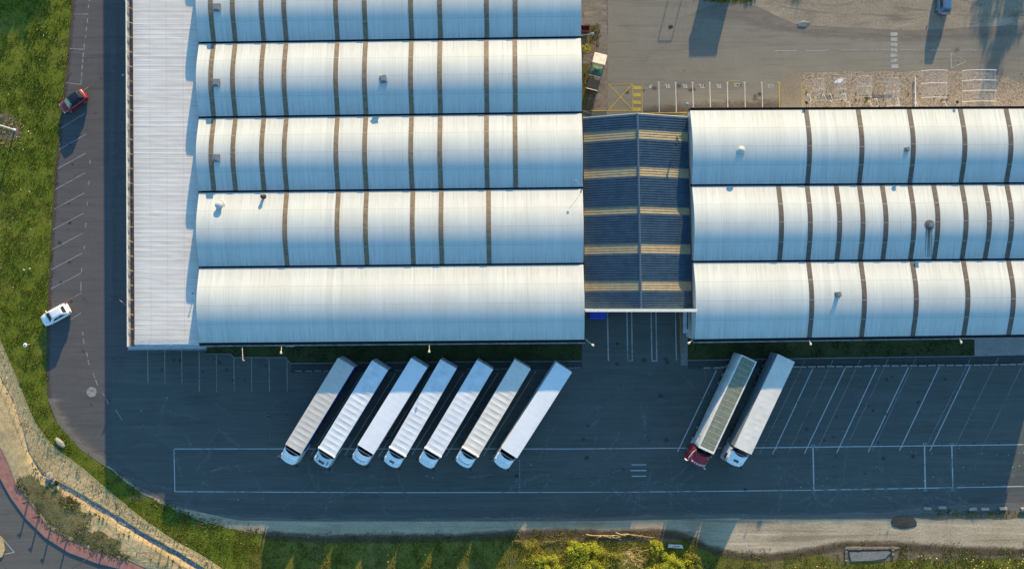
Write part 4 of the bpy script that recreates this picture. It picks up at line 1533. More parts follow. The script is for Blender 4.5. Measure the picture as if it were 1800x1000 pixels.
for n0, s0, sg in ((wN, wS, 1), (eN, eS, -1)):
    b = MB()
    d = (s0 - n0).normalized()
    b.obox((n0 + s0) / 2 + Vector((0.02 * sg, 0, 0)), d, Vector((-d.y, d.x, 0)), LC, .22, CE - .24, CE - .1)
    b.build('gutter', 'gutter_brown', t)
for k in range(5):
    y = wS.y + .6 + (wN.y - wS.y - 1.2) * k / 4
    for x in (wN.x + .5, eN.x - .5):
        b = MB()
        b.box((x - .12, y - .12, 0), (x + .12, y + .12, CE - .12))
        b.build('column', 'steel_grey', t)
b = MB()
p = P(1189.5, 252, 6.0)
b.lathe((p.x, p.y, 5.6), [(.12, -.2), (.12, .3), (.22, .32), (.1, .45)], 10)
b.build('roof_vent', 'gutter_dark', t)
# ------------------------------------------------------------------ lorries
def smooth01(t):
    t = max(0, min(1, t))
    return t * t * (3 - 2 * t)


def cab_ring(z, xb, xf, hw, r, n=6, bulge=0.12):
    """plan outline of the cab, nose towards +x"""
    pts = [(xb, -hw), (xb + (xf - xb) * .35, -hw)]
    for k in range(n + 1):
        a = -PI / 2 + (PI / 2) * k / n
        pts.append((xf - r - bulge + math.cos(a) * r + bulge * 0.0, -hw + r + math.sin(a) * r))
    # gently bowed front
    m = 5
    y0 = -hw + r
    for k in range(1, m):
        q = k / m
        y = y0 + (hw - r - y0) * q
        pts.append((xf - bulge + bulge * (1 - (2 * q - 1) ** 2), y))
    for k in range(n + 1):
        a = 0 + (PI / 2) * k / n
        pts.append((xf - r - bulge + math.cos(a) * r, hw - r + math.sin(a) * r))
    pts += [(xb + (xf - xb) * .35, hw), (xb, hw)]
    return [Vector((x, y, z)) for x, y in pts]


def wheel(t, x, y, r=0.5, w=0.32, twin=False):
    b = MB()
    ww = w * (1.9 if twin else 1)
    b.lathe((x, y, r), [(r * .62, -ww / 2), (r * .95, -ww / 2), (r, -ww * .38), (r, ww * .38), (r * .95, ww / 2), (r * .62, ww / 2)], 20, 'y')
    wo = b.build('wheel', 'tyre', t, smooth=True, world=False)
    c = MB()
    s_ = 1 if y > 0 else -1
    c.lathe((x, y + s_ * ww / 2, r), [(r * .6, -.02), (r * .6, .012), (r * .42, .02), (r * .3, -.06 * s_ * 0 + .04), (r * .12, .06)] if s_ > 0 else
            [(r * .12, -.06), (r * .3, -.04), (r * .42, -.02), (r * .6, -.012), (r * .6, .02)], 14, 'y')
    c.build('rim', 'rim', wo, smooth=True, world=False)


def lorry(label, corners, roof='tarp_white', side='curtain_white', cab='cab_white', ribs=0.0, cabroof='bump', tipper=False, wrinkle=0.0, headboard=False, zt=3.95):
    """corners: photograph points of the trailer roof (front left, front right, rear left, rear right as seen in the photo)"""
    fl, fr, rl, rr = [P(x, y, zt) for x, y in corners]
    fm, rm_ = (fl + fr) / 2, (rl + rr) / 2
    d = (fm - rm_).normalized()
    c = (fm + rm_) / 2
    rz = math.atan2(d.y, d.x)
    t = thing('articulated_lorry', label, 'lorry', (c.x, c.y, 0), rz, 'articulated lorries parked slantwise in the yard')
    L = min(13.9, max(13.3, (fm - rm_).length))
    hl, hw = L / 2, 1.275
    B = lambda b, n, m, par=t, s_=False: b.build(n, m, par, smooth=s_, world=False)
    zf = 1.15
    if not tipper:
        # side curtains and headboard
        for sy in (-1, 1):
            b = MB()
            n = 48

            def fn(u, v, sy=sy):
                x = -hl + L * u
                bow = 0.035 * math.sin(PI * v) * (0.6 + 0.4 * math.sin(u * 46 + sy))
                return (x, sy * (hw - .015 + bow * .8), zf + (zt - .1 - zf) * v)
            b.grid(fn if sy < 0 else (lambda u, v: fn(1 - u, v)), n, 5)
            B(b, 'side_curtain', side, t, True)
        b = MB()
        b.box((hl - .08, -hw, zf - .1), (hl, hw, zt - .02), .03)
        B(b, 'headboard', 'tarp_cream' if roof in ('tarp_cream', 'tarp_beige') else 'tarp_white')
        # roof
        b = MB()
        nb = 17
        rs = random.Random(int(c.x * 7))
        ph = [rs.uniform(-.5, .5) for _ in range(nb + 2)]

        def roof_z(u, v):
            q = u * nb
            i = int(q)
            sag = math.sin(PI * (q - i)) ** 0.7 if ribs > 0 else 0
            e = math.sin(PI * v) ** .6
            z = zt - ribs * sag * e * (1 + ph[min(nb, i)] * .6)
            z += 0.03 * e
            if wrinkle:
                z += wrinkle * noise.fractal(Vector((u * 9, v * 2.4 + u * 6, c.x)), 0.8, 2.1, 3) * e
            return z
        b.grid(lambda u, v: (-hl + L * u, -hw + 2 * hw * v, roof_z(u, v)), nb * 8, 12)
        for sy in (0, 1):
            for k in range(nb * 2):
                u0, u1 = k / (nb * 2), (k + 1) / (nb * 2)
                y = (-hw if sy == 0 else hw)
                f = [(-hl + L * u0, y, zt), (-hl + L * u0, y, zt - .13), (-hl + L * u1, y, zt - .13), (-hl + L * u1, y, zt)]
                b.face(f[::-1] if sy else f)
        B(b, 'roof_cover', roof, t, 'all' if ribs > 0 or wrinkle else True)
        # rear doors
        for sy in (-1, 1):
            b = MB()
            y0, y1 = (0.012, hw - .02) if sy > 0 else (-hw + .02, -0.012)
            b.box((-hl - .03, y0, zf - .05), (-hl + .05, y1, zt - .12), .012)
            dr = B(b, 'rear_door', 'body_steel')
            b = MB()
            for q in (.3, .75):
                yy = y0 + (y1 - y0) * q
                b.tube([(-hl - .06, yy, zf), (-hl - .06, yy, zt - .2)], .022, 5)
            B(b, 'lock_rod', 'rim', dr)
        b = MB()
        b.box((-hl - .04, -hw, zt - .12), (-hl + .06, hw, zt - .015), .02)
        B(b, 'rear_beam', 'body_steel')
        if headboard:
            b = MB()
            b.box((hl - .16, -hw - .06, zt - .2), (hl + .08, hw + .06, zt + .1), .05)
            for sy in (-1, 1):
                b.box((hl - .1, sy * (hw - .06) - .08, zt - .1), (hl + .1, sy * (hw - .06) + .08, zt + .17), .04)
            B(b, 'tarp_roll', roof)
        if ribs > 0 and roof != 'tarp_beige':
            pass
    else:
        b = MB()
        secs = []
        prof = [(-hw + .1, zf - .15), (-hw, zf + .05), (-hw, zt - .6), (-hw + .12, zt - .12), (-hw + .2, zt), (hw - .2, zt), (hw - .12, zt - .12), (hw, zt - .6), (hw, zf + .05), (hw - .1, zf - .15)]
        for x in (-hl, -hl + .08, hl - .5, hl - .1, hl):
            e = .03 if x in (-hl, hl) else 0
            secs.append([Vector((x, y * (1 - e), z - (.0 if z < 2 else e))) for y, z in prof])
        b.quadstrip(secs)
        B(b, 'tipper_body', 'body_steel', t, True)
        b = MB()

        def mt(u, v):
            q = u * 17
            return (-hl + .15 + (L - .4) * u, -hw + .28 + (2 * hw - .56) * v, zt + .06 + .012 * math.sin(PI * v) - .003 * math.sin(PI * (q - int(q))) * math.sin(PI * v))
        b.grid(mt, 17 * 6, 8)
        mo = B(b, 'mesh_sheet', 'mesh_tarp', t, True)
        for k in range(18):
            b = MB()
            x = -hl + .15 + (L - .4) * k / 17
            b.tube([(x, -hw + .26, zt + .06), (x, 0, zt + .075), (x, hw - .26, zt + .06)], .019, 5)
            B(b, 'hoop', 'frame_grey', mo)
        for sy in (-1, 1):
            b = MB()
            b.box((-hl - .02, sy * (hw - .2) - .09, zt - .02), (hl + .02, sy * (hw - .2) + .09, zt + .12), .03)
            B(b, 'top_rail', 'rail_white')
        b = MB()
        b.box((-hl - .03, -hw + .12, zt - .02), (-hl + .12, hw - .12, zt + .11), .03)
        b.box((hl - .22, -hw + .12, zt - .02), (hl + .04, hw - .12, zt + .1), .03)
        B(b, 'end_beam', 'rail_white')
        for k in range(14):
            x = -hl + .5 + (L - 1) * k / 13
            b = MB()
            for sy in (-1, 1):
                b.box((x - .05, sy * hw - .04, zf), (x + .05, sy * hw + .04, zt - .62))
            if k % 3 == 0:
                B(b, 'side_rib', 'body_steel')
    # trailer running gear
    b = MB()
    for sy in (-.48, .48):
        b.box((-hl + .1, sy - .06, .8), (hl - .2, sy + .06, zf - .02))
    b.box((-hl, -hw + .02, zf - .12), (hl - .02, hw - .02, zf - .03))
    for x in (-hl + 2.2, -hl + 3.5, -hl + 4.8):
        b.box((x - .06, -1, .44), (x + .06, 1, .56))
    b.box((hl - 3.0, -.7, .3), (hl - 2.85, -.55, 1.0))
    b.box((hl - 3.0, .55, .3), (hl - 2.85, .7, 1.0))
    B(b, 'chassis', 'chassis')
    b = MB()
    b.box((-hl - .03, -hw + .05, .45), (-hl + .05, hw - .05, .6))
    bo = B(b, 'rear_bumper', 'chassis')
    for sy in (-1, 1):
        b = MB()
        b.box((-hl - .055, sy * .95 - .2, .64), (-hl - .005, sy * .95 + .2, .8))
        B(b, 'tail_light', 'lamp_red')
    for x in (-hl + 2.2, -hl + 3.5, -hl + 4.8):
        for sy in (-1, 1):
            wheel(t, x, sy * 1.06)
    # tractor
    xb, xf = hl + .62, hl + 2.62
    if tipper:
        xf += .05
    rings = [cab_ring(.42, xb + .15, xf - .06, 1.2, .3), cab_ring(.55, xb, xf, 1.25, .34), cab_ring(1.25, xb, xf, 1.25, .36), cab_ring(2.0, xb, xf - .03, 1.25, .38),
             cab_ring(2.6, xb, xf - .16, 1.23, .4), cab_ring(3.02, xb, xf - .34, 1.2, .42), cab_ring(3.22, xb + .02, xf - .5, 1.15, .42), cab_ring(3.32, xb + .1, xf - .72, 1.02, .4)]
    b = MB()
    b.quadstrip(rings)
    cabo = B(b, 'cab', cab, t, True)
    # windscreen and side windows, set just proud
    def band(z0, z1, f0, f1, lo, hi, mat, name, off=.012):
        r0, r1 = cab_ring(z0, xb, xf - f0 + off, 1.25 + off, .38), cab_ring(z1, xb, xf - f1 + off, 1.215 + off, .41)
        q = MB()
        q.quadstrip([r0[lo:hi], r1[lo:hi]], closed=False)
        return B(q, name, mat, cabo, True)
    band(1.95, 2.85, .02, .25, 4, 17, 'glass_dark', 'windscreen')
    band(2.0, 2.75, .03, .2, 1, 4, 'glass_dark', 'side_window')
    band(2.0, 2.75, .03, .2, 17, 20, 'glass_dark', 'side_window')
    band(.62, 1.5, .0, .0, 6, 15, 'plastic_black', 'grille', .015)
    for sy in (-1, 1):
        b = MB()
        b.box((xf - .42, sy * .95 - .2, .62), (xf - .13, sy * .95 + .2, .82), .04)
        B(b, 'headlight', 'lamp_clear', cabo)
        b = MB()
        b.box((xf - .28, sy * 1.42 - .11, 1.85), (xf - .12, sy * 1.42 + .11, 2.7), .05)
        b.tube([(xf - .3, sy * 1.2, 2.72), (xf - .2, sy * 1.42, 2.74)], .03, 5)
        B(b, 'mirror', 'plastic_black' if cab != 'cab_red' else 'rail_white', cabo)
        # side fairing behind the cab
        b = MB()
        y = sy * 1.24
        f = [(xb - .5, y * .995, .9), (xb - .02, y, .9), (xb - .02, y * .985, 3.25), (xb - .38, y * .97, 3.55)]
        g = [(p[0], p[1] - sy * .04, p[2]) for p in f]
        b.quadstrip([f, g])
        B(b, 'side_fairing', cab, cabo)
    # sun visor
    b = MB()
    r0 = cab_ring(2.93, xb, xf - .16, 1.16, .42)[5:16]
    r1 = cab_ring(3.0, xb, xf - .33, 1.17, .42)[5:16]
    b.quadstrip([r0, r1], closed=False)
    b.quadstrip([[p - Vector((0, 0, .03)) for p in r1], [p - Vector((0, 0, .03)) for p in r0]], closed=False)
    B(b, 'sun_visor', 'plastic_black' if cabroof in ('hatch_dark',) else cab, cabo)
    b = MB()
    b.box((xb - .03, -1.12, .6), (xb - .004, 1.12, 3.2))  # black sheet over the rear wall, painting the shade of the gap behind
    B(b, 'gap_shade_panel', 'plastic_black', cabo)
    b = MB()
    b.quadstrip([cab_ring(3.325, xb + .08, xf - 1.05, 1.04, .3), cab_ring(3.35, xb + .1, xf - 1.1, 1.0, .3)])  # black plate on the cab roof, painted shade for the deflector's hollow
    B(b, 'hollow_shade_plate', 'plastic_black', cabo)
    # roof deflector: rises to the back, hollow rear edge
    def defl(u, v):
        s_ = 2 * v - 1
        x0 = xf - .62 - .16 * s_ * s_ - .10 * abs(s_) ** 4
        x1 = xb - .12 + .42 * (1 - s_ * s_)
        x = x0 + (x1 - x0) * u
        hgt = {'bump': 3.82, 'clean': 3.86, 'hatch': 3.72, 'hatch_dark': 3.6, 'red': 3.5}[cabroof]
        z = 3.27 + (hgt - 3.27) * smooth01(u * .95) ** .85 - .14 * abs(s_) ** 3.2
        if cabroof == 'bump':
            z += .10 * math.exp(-((u - .22) / .13) ** 2) * (1 if abs(s_) < .48 else math.exp(-((abs(s_) - .48) / .08) ** 2))
        return (x, s_ * (1.16 - .03 * u), z)
    b = MB()
    b.shell(lambda u, v: defl(u, 1 - v), 22, 26, .05)
    do = B(b, 'roof_deflector', cab, cabo, True)
    if cabroof in ('clean',):
        b = MB()
        pts = [Vector(defl(.12 + .05 * (1 - abs(2 * k / 14 - 1) ** 6) * 0 + (.0 if 1 < k < 13 else .09), .16 + .68 * k / 14)) + Vector((0, 0, .012)) for k in range(15)]
        b.tube(pts, .028, 4)
        B(b, 'panel_gap', 'plastic_black', do)
    if cabroof == 'bump':
        b = MB()
        p = Vector(defl(.5, .52))
        b.tube([p, p + Vector((-.05, 0, .45))], .02, 5)
        B(b, 'aerial', 'plastic_black', do)
    if cabroof in ('hatch', 'hatch_dark'):
        b = MB()
        w_ = .36 if cabroof == 'hatch' else .42
        ys = (.5 - .15, .5 + .15) if cabroof == 'hatch' else (.5 - .19, .5 + .19)
        b.shell(lambda u, v: Vector(defl(.10 + .3 * u, ys[1] + (ys[0] - ys[1]) * v)) + Vector((0, 0, .05)), 4, 4, .06)
        B(b, 'roof_hatch', 'glass_dark', do)
    if cabroof == 'hatch_dark':
        for sy in (.14, .86):
            b = MB()
            b.tube([Vector(defl(.12, sy)) + Vector((0, 0, .05)), Vector(defl(.6, sy)) + Vector((0, 0, .05))], .05, 5)
            B(b, 'roof_rail', 'plastic_black', do)
    for k, sy in enumerate((.2, .4, .6, .8) if cabroof != 'red' else ()):
        b = MB()
        p = Vector(defl(.02, sy))
        b.box((p.x - .03, p.y - .04, p.z - .02), (p.x + .04, p.y + .04, p.z + .04), .015)
        B(b, 'marker_lamp', 'plastic_black', do)
    if cabroof == 'red':
        b = MB()
        pts = [Vector(defl(.0, .05 + .9 * k / 12)) + Vector((.12, 0, .13)) for k in range(13)]
        b.tube(pts, .04, 6)
        lb = B(b, 'light_bar', 'chrome', cabo)
        for k in range(6):
            p = pts[1 + k * 2]
            b = MB()
            b.lathe((p.x + .06, p.y, p.z + .05), [(.09, -.06), (.1, .04), (.05, .06)], 10, 'x')
            B(b, 'spot_lamp', 'lamp_clear', lb)
        for sy in (-1, 1):
            b = MB()
            b.tube([(xb - .1, sy * 1.15, 2.6), (xb - .1, sy * 1.15, 3.75)], .08, 8)
            B(b, 'exhaust_stack', 'chrome', cabo)
        b = MB()
        b.tube([(xb - .1, -1.12, 3.55), (xb + .4, -1.3, 3.35), (xf - .7, -1.42, 3.1)], .055, 5)
        B(b, 'grab_rail', 'rail_white', cabo)
    b = MB()
    for sy in (-.4, .4):
        b.box((hl - 3.2, sy - .05, .7), (xf - .5, sy + .05, .95))
    b.box((hl - 1.6, -1.15, .55), (hl - .4, -.75, 1.0), .08)
    b.box((hl - 1.6, .75, .55), (hl - .4, 1.15, 1.0), .08)
    b.lathe((hl - 1.5, 0, 1.02), [(.5, 0), (.5, .1), (.1, .12)], 14)
    B(b, 'tractor_frame', 'chassis')
    for sy in (-1, 1):
        wheel(t, hl + 1.35, sy * 1.05)
        wheel(t, hl - 2.1, sy * .98, twin=True)
        b = MB()
        b.lathe((hl - .2, sy * 1.0, .72), [(.3, -.45), (.33, -.42), (.33, .42), (.3, .45)], 12, 'x')
        B(b, 'fuel_tank', 'rim')
    return t


lorry('lorry with beige ribbed roof and blue side curtains, end of the row nearest the annex', [(502, 781), (529, 796.5), (593.5, 629.5), (622.5, 645.5)], 'tarp_beige', 'curtain_blue', 'cab_white', .027, 'bump')
lorry('lorry with white ribbed roof, dark teal curtains and pale cab with two dark roof rails', [(560, 786.5), (588, 803), (653, 634), (682.5, 650)], 'tarp_white', 'curtain_teal', 'cab_pale', .034, 'hatch_dark', headboard=True)
lorry('lorry with smooth clean white roof and smooth white cab deflector', [(628, 781.5), (657, 798), (722.5, 629.5), (751, 646)], 'tarp_clean', 'curtain_white', 'cab_white', .004, 'clean')
lorry('lorry with white ribbed roof and one small dark square hatch on its cab', [(684.7, 786.5), (712.7, 801.5), (775, 632), (801.5, 647.5)], 'tarp_white', 'curtain_white', 'cab_white', .028, 'hatch', headboard=True)
lorry('white ribbed roof lorry parked just left of the dirty cream roofed one', [(747, 787), (774.7, 802.7), (839, 632.5), (866, 649.5)], 'tarp_white', 'curtain_grey', 'cab_white', .025, 'bump', headboard=True)
lorry('lorry with dirty cream ribbed roof cover and smooth white cab roof', [(812, 787), (841, 802), (904.5, 631), (933, 649)], 'tarp_cream', 'curtain_grey', 'cab_white', .036, 'clean', headboard=True)
lorry('lorry with plain clean white roof, end of the row nearest the canopy lanes', [(881, 786.7), (909, 806), (977, 636), (1006, 655)], 'tarp_clean', 'curtain_white', 'cab_white', .004, 'bump')
lorry('red cabbed tipper lorry with olive mesh sheet between white rails', [(1224.5, 784), (1257, 799), (1301, 622.5), (1332, 636.5)], 'mesh_tarp', 'body_steel', 'cab_red', 0, 'red', tipper=True)
lorry('lorry with wrinkled cream roof sheet parked beside the red cabbed tipper', [(1290, 785), (1321.5, 799), (1367, 622), (1398, 636)], 'tarp_cream', 'curtain_grey', 'cab_white', .006, 'hatch', wrinkle=.014)


# ------------------------------------------------------------------ cars
def car(name, label, x, y, rz, body, roofm, L=4.25, W=1.78, Hc=1.5, estate=False):
    c = P(x, y, 0)
    t = thing(name, label, 'car', (c.x, c.y, 0), rz)
    B = lambda b, n, m, par=t, s_=False: b.build(n, m, par, smooth=s_, world=False)
    h, hw = L / 2, W / 2
    # lower body: sections from tail to nose (x, half width, bottom, shoulder, top)
    secs = [(-h, .60, .45, .72, .78), (-h + .10, .76, .32, .82, .92), (-h + .35, .86, .22, .86, 1.0), (-h + .9, hw / .89 * .89, .2, .88, 1.0), (-.3, hw, .2, .88, .98),
            (h - 1.5, hw, .2, .86, .96), (h - 1.1, hw * .995, .2, .84, .95), (h - .6, hw * .95, .22, .76, .86), (h - .25, hw * .86, .28, .66, .76), (h - .06, hw * .68, .36, .56, .64), (h, hw * .5, .42, .52, .58)]
    rings = []
    for x_, w_, zb, zs, zt_ in secs:
        rings.append([Vector((x_, yy * w_, zz)) for yy, zz in ((-.82, zb), (-1, zb + .12), (-1.0, zs - .12), (-.97, zs), (-.86, zt_ - .02), (-.45, zt_ + .015), (0, zt_ + .025), (.45, zt_ + .015), (.86, zt_ - .02),
                                                               (.97, zs), (1.0, zs - .12), (1, zb + .12), (.82, zb))])
    b = MB()
    b.quadstrip([r[::-1] for r in rings])
    bo = B(b, 'body', body, t, True)
    # greenhouse: loft from shoulder to roof
    def gr(z, x0, x1, w0, w1, r=.12):
        pts = []
        for sx, sy in ((0, -1), (1, -1), (1, 1), (0, 1)):
            cx, w_ = (x0, w0) if sx == 0 else (x1, w1)
            for k in range(4):
                a0 = {(0, -1): PI, (1, -1): -PI / 2, (1, 1): 0, (0, 1): PI / 2}[(sx, sy)]
                a = a0 + (PI / 2) * k / 3
                pts.append(Vector((cx + (r if sx == 0 else -r) + math.cos(a) * r, sy * (w_ - r) + math.sin(a) * r, z)))
        return pts
    xr0, xr1 = (-h + .22, h - 1.08)
    tr0, tr1 = (-h + (.62 if not estate else .35), h - 1.95)
    zr = Hc - .05
    b = MB()
    r0, r1 = gr(.93, xr0, xr1, hw * .84, hw * .88, .2), gr(zr, tr0, tr1, hw * .68, hw * .70, .2)
    b.quadstrip([r0, r1], cap=(False, False))
    B(b, 'pillar_frame', body if roofm == body else 'car_black', t, True)
    b = MB()
    r2 = gr(zr + .035, tr0 + .06, tr1 - .06, hw * .63, hw * .65, .18)
    r3 = gr(zr + .055, tr0 + .3, tr1 - .3, hw * .4, hw * .42, .14)
    b.quadstrip([r1, r2, r3], cap=(False, True))
    ro = B(b, 'roof', roofm, t, True)

    def pane(a, c_, d, e, mat, n):
        q = MB()
        nrm = (Vector(c_) - Vector(a)).cross(Vector(e) - Vector(a)).normalized() * .03
        mid = (Vector(a) + Vector(c_) + Vector(d) + Vector(e)) / 4
        ps = [a, c_, d, e]
        if nrm.dot(mid - Vector((-.3, 0, .9))) < 0:
            nrm = -nrm
            ps = ps[::-1]
        q.face([Vector(p) + nrm for p in ps])
        return B(q, n, mat, t)
    def lp(a, c_, q):
        return a.lerp(c_, q)
    # corners of the greenhouse (mid of each rounded corner)
    bl0, fl0, fr0, br0 = r0[2], r0[5], r0[10], r0[13]
    bl1, fl1, fr1, br1 = r1[2], r1[5], r1[10], r1[13]
    ws = lambda q, s_: lp(r0[6].lerp(r0[9], s_), r1[6].lerp(r1[9], s_), q)
    pane(ws(.08, .03), ws(.08, .97), ws(.93, .96), ws(.93, .04), 'glass_pale' if body == 'car_red' else 'glass_dark', 'windscreen')
    rw = lambda q, s_: lp(r0[14].lerp(r0[1], s_), r1[14].lerp(r1[1], s_), q)
    pane(rw(.25, .06), rw(.25, .94), rw(.92, .92), rw(.92, .08), 'glass_dark', 'rear_window')
    sl_ = lambda q, s_: lp(r0[3].lerp(r0[4], s_), r1[3].lerp(r1[4], s_), q)
    sr_ = lambda q, s_: lp(r0[11].lerp(r0[12], s_), r1[11].lerp(r1[12], s_), q)
    for q0, q1 in ((.12, .5), (.53, .9)):
        pane(sl_(.12, q0), sl_(.12, q1), sl_(.9, q1), sl_(.9, q0), 'glass_dark', 'side_window')
        pane(sr_(.12, 1 - q1), sr_(.12, 1 - q0), sr_(.9, 1 - q0), sr_(.9, 1 - q1), 'glass_dark', 'side_window')
    for sy in (-1, 1):
        b = MB()
        b.box((h - .34, sy * hw * .66 - .16, .56), (h - .12, sy * hw * .66 + .16, .72), .05)
        B(b, 'headlight', 'lamp_clear')
        b = MB()
        b.box((-h + .01, sy * hw * .68 - .15, .68), (-h + .2, sy * hw * .68 + .15, .9), .04)
        B(b, 'tail_light', 'lamp_red')
        b = MB()
        b.box((h - 1.42, sy * (hw + .08) - .1, .9), (h - 1.26, sy * (hw + .08) + .1, 1.04), .05)
        B(b, 'mirror', body)
        for x_ in (-h + .78, h - .85):
            wheel(t, x_, sy * (hw - .12), .315, .2)
    b = MB()
    b.box((-h + .02, -.5, .3), (-h + .08, .5, .45), .02)
    b.box((h - .1, -.45, .3), (h - .02, .45, .42), .02)
    B(b, 'bumper_trim', 'plastic_black')
    if roofm != body:
        b = MB()
        b.box((tr1 + .12, -.06, zr - .12), (tr1 + .3, .3, zr - .08), .01)
    return t


def img_angle(dx, dy):
    return math.atan2(-dy, dx)


car('red_car', 'red hatchback with black roof on the parking strip', 133.5, 181, img_angle(-45, 30), 'car_red', 'car_black', L=4.1, Hc=1.55)
car('white_car', 'white hatchback parked at the edge of the grass verge', 103, 553, img_angle(-46, 25), 'car_white', 'car_white', L=4.25, Hc=1.58)
car('blue_car', 'silver blue car driving onto the sand strip at the top', 1655, 2, img_angle(1, -26), 'car_blue', 'car_blue', L=4.4, W=1.8, Hc=1.5, estate=True)
car('dark_red_car', 'dark red car nose showing past the annex gutter at the top', 236, -16, img_angle(-3, 22), 'car_red', 'car_red', L=4.0)
# ------------------------------------------------------------------ lamps, posts and signs
def eave_lamp(label, x0, y0, x1, y1, h0=4.9, h1=5.6, r=.035, head=.16, hl=.42, mat='lamp_cream', group='lamps on the hall eaves', name='wall_lamp'):
    """bracket arm from the eaves out to a drop-shaped head; both ends given where the photo shows them"""
    a, c = P(x0, y0, h0), P(x1, y1, h1)
    t = thing(name, label, 'lamp', tuple(a), 0, group)
    d = (c - a)
    dn = d.normalized()
    b = MB()
    b.box((a.x - .09, a.y - .09, h0 - .5), (a.x + .09, a.y + .09, h0 + .02), .02)
    b.build('wall_bracket', 'steel_grey', t)
    b = MB()
    b.tube([a, a + d * .3 + Vector((0, 0, .12)), c - dn * hl * .8], r, 6)
    b.build('arm', mat if mat != 'lamp_blue' else 'fascia_pale', t, smooth=True)
    # head: teardrop along the arm
    b = MB()
    dh = Vector((d.x, d.y, 0)).normalized()
    n = Vector((-dh.y, dh.x, 0))
    rings = []
    for q, w_ in ((0, .3), (.2, .55), (.5, .9), (.75, 1.0), (.92, .8), (1, .35)):
        o = c - dh * hl * (1 - q)
        rings.append([o + n * (math.cos(k * PI / 4) * head * w_) + Vector((0, 0, math.sin(k * PI / 4) * head * .55 * w_)) for k in range(8)])
    b.quadstrip(rings)
    b.build('lamp_head', mat, t, smooth=True)
    return t


eave_lamp('cream lamp on the lower eaves of the left hall beside the pale door hood', 496, 602, 494, 622)
eave_lamp('cream lamp on the lower eaves of the left hall above the white lorries', 755, 600, 754.5, 620)
eave_lamp('cream lamp at the lower right corner of the left hall, angled over the lanes', 1029, 596, 1044, 608)
eave_lamp('cream lamp at the lower left corner of the right hall', 1219, 596, 1209, 604)
eave_lamp('cream lamp on the lower eaves of the right hall near its first rooflight strip', 1421.5, 594, 1425, 607)
eave_lamp('cream lamp on the lower eaves of the right hall near the pale ramp', 1685, 590.5, 1689.5, 604)
eave_lamp('grey lamp over the soil bed on the right wall of the left hall', 1022, 63, 1044, 60, mat='lamp_blue', head=.2, hl=.5)
eave_lamp('grey lamp above the upper left corner of the right hall', 1214, 195, 1206.5, 181.5, mat='lamp_blue', head=.24, hl=.55)
eave_lamp('dark blue lamp head above the right hall, by the yellow lined pad', 1417, 190, 1416.5, 177.5, mat='steel_dark', head=.2, hl=.5)
eave_lamp('dark blue lamp head above the right hall, between two white stands', 1678, 189, 1682.5, 176.5, mat='steel_dark', head=.2, hl=.5)
eave_lamp('small dark lamp on a thin arm over the left hall roof beside the canopy', 1024, 327, 1010.5, 317.5, 5.6, 6.9, .02, .15, .35, 'steel_grey')
eave_lamp('pale lamp sticking out past the annex gutter near the red car', 222, 131, 214, 133, 3.4, 3.6, .03, .14, .3, 'fascia_pale')

# tall pole with a bent tip at the lower eaves
a = P(425.5, 603, 4.9)
t = thing('flue_pole', 'long grey pole reaching out from the eaves above the short parking bays', 'pole', tuple(a))
b = MB()
b.tube([a, P(426, 612, 5.2), P(426.8, 632.5, 5.9), P(428.5, 633.5, 5.9)], .055, 6)
b.build('pole', 'fascia_pale', t, smooth=True)
b = MB()
q = P(428.5, 633.5, 5.85)
b.box((q.x - .12, q.y - .07, 5.78), (q.x + .12, q.y + .07, 5.92), .03)
b.build('lamp_head', 'fascia_pale', t)

# red banner on the annex wall
a = P(221, 536, 3.6)
t = thing('banner', 'red banner hanging out from the annex wall past the gutter', 'banner', tuple(a))
b = MB()
b.tube([a, P(210, 527, 3.9)], .03, 5)
b.build('banner_pole', 'fascia_pale', t)
b = MB()
p0, p1 = P(219.5, 535, 3.62), P(211, 528, 3.88)


def fl(u, v):
    p = p0.lerp(p1, u)
    return (p.x + .25 * v, p.y - .38 * v - .06 * math.sin(u * 7), p.z - .7 * v)


b.shell(fl, 10, 5, .015)
b.build('banner_cloth', 'banner_red', t, smooth=True)

# street lamps and posts
def street_lamp(label, x, y, h, outx, outy, arm=1.2, mat='steel_grey', r=.08):
    p = P(x, y)
    t = thing('street_lamp', label, 'street lamp', tuple(p))
    b = MB()
    b.lathe((p.x, p.y, 0), [(.2, 0), (.2, .12), (.12, .15), (.11, 1.0), (r, 1.05), (r * .6, h)], 10)
    b.build('pole', mat, t, smooth=True)
    b = MB()
    d = Vector((outx, outy, 0)).normalized()
    q = Vector((p.x, p.y, h))
    b.tube([q - Vector((0, 0, .1)), q + d * .3 + Vector((0, 0, .12)), q + d * arm + Vector((0, 0, .2))], .035, 6)
    b.build('arm', mat, t, smooth=True)
    b = MB()
    e = q + d * (arm + .3) + Vector((0, 0, .2))
    b.obox(e, d, Vector((-d.y, d.x, 0)), .7, .26, h + .14, h + .26)
    b.build('lamp_head', mat, t)


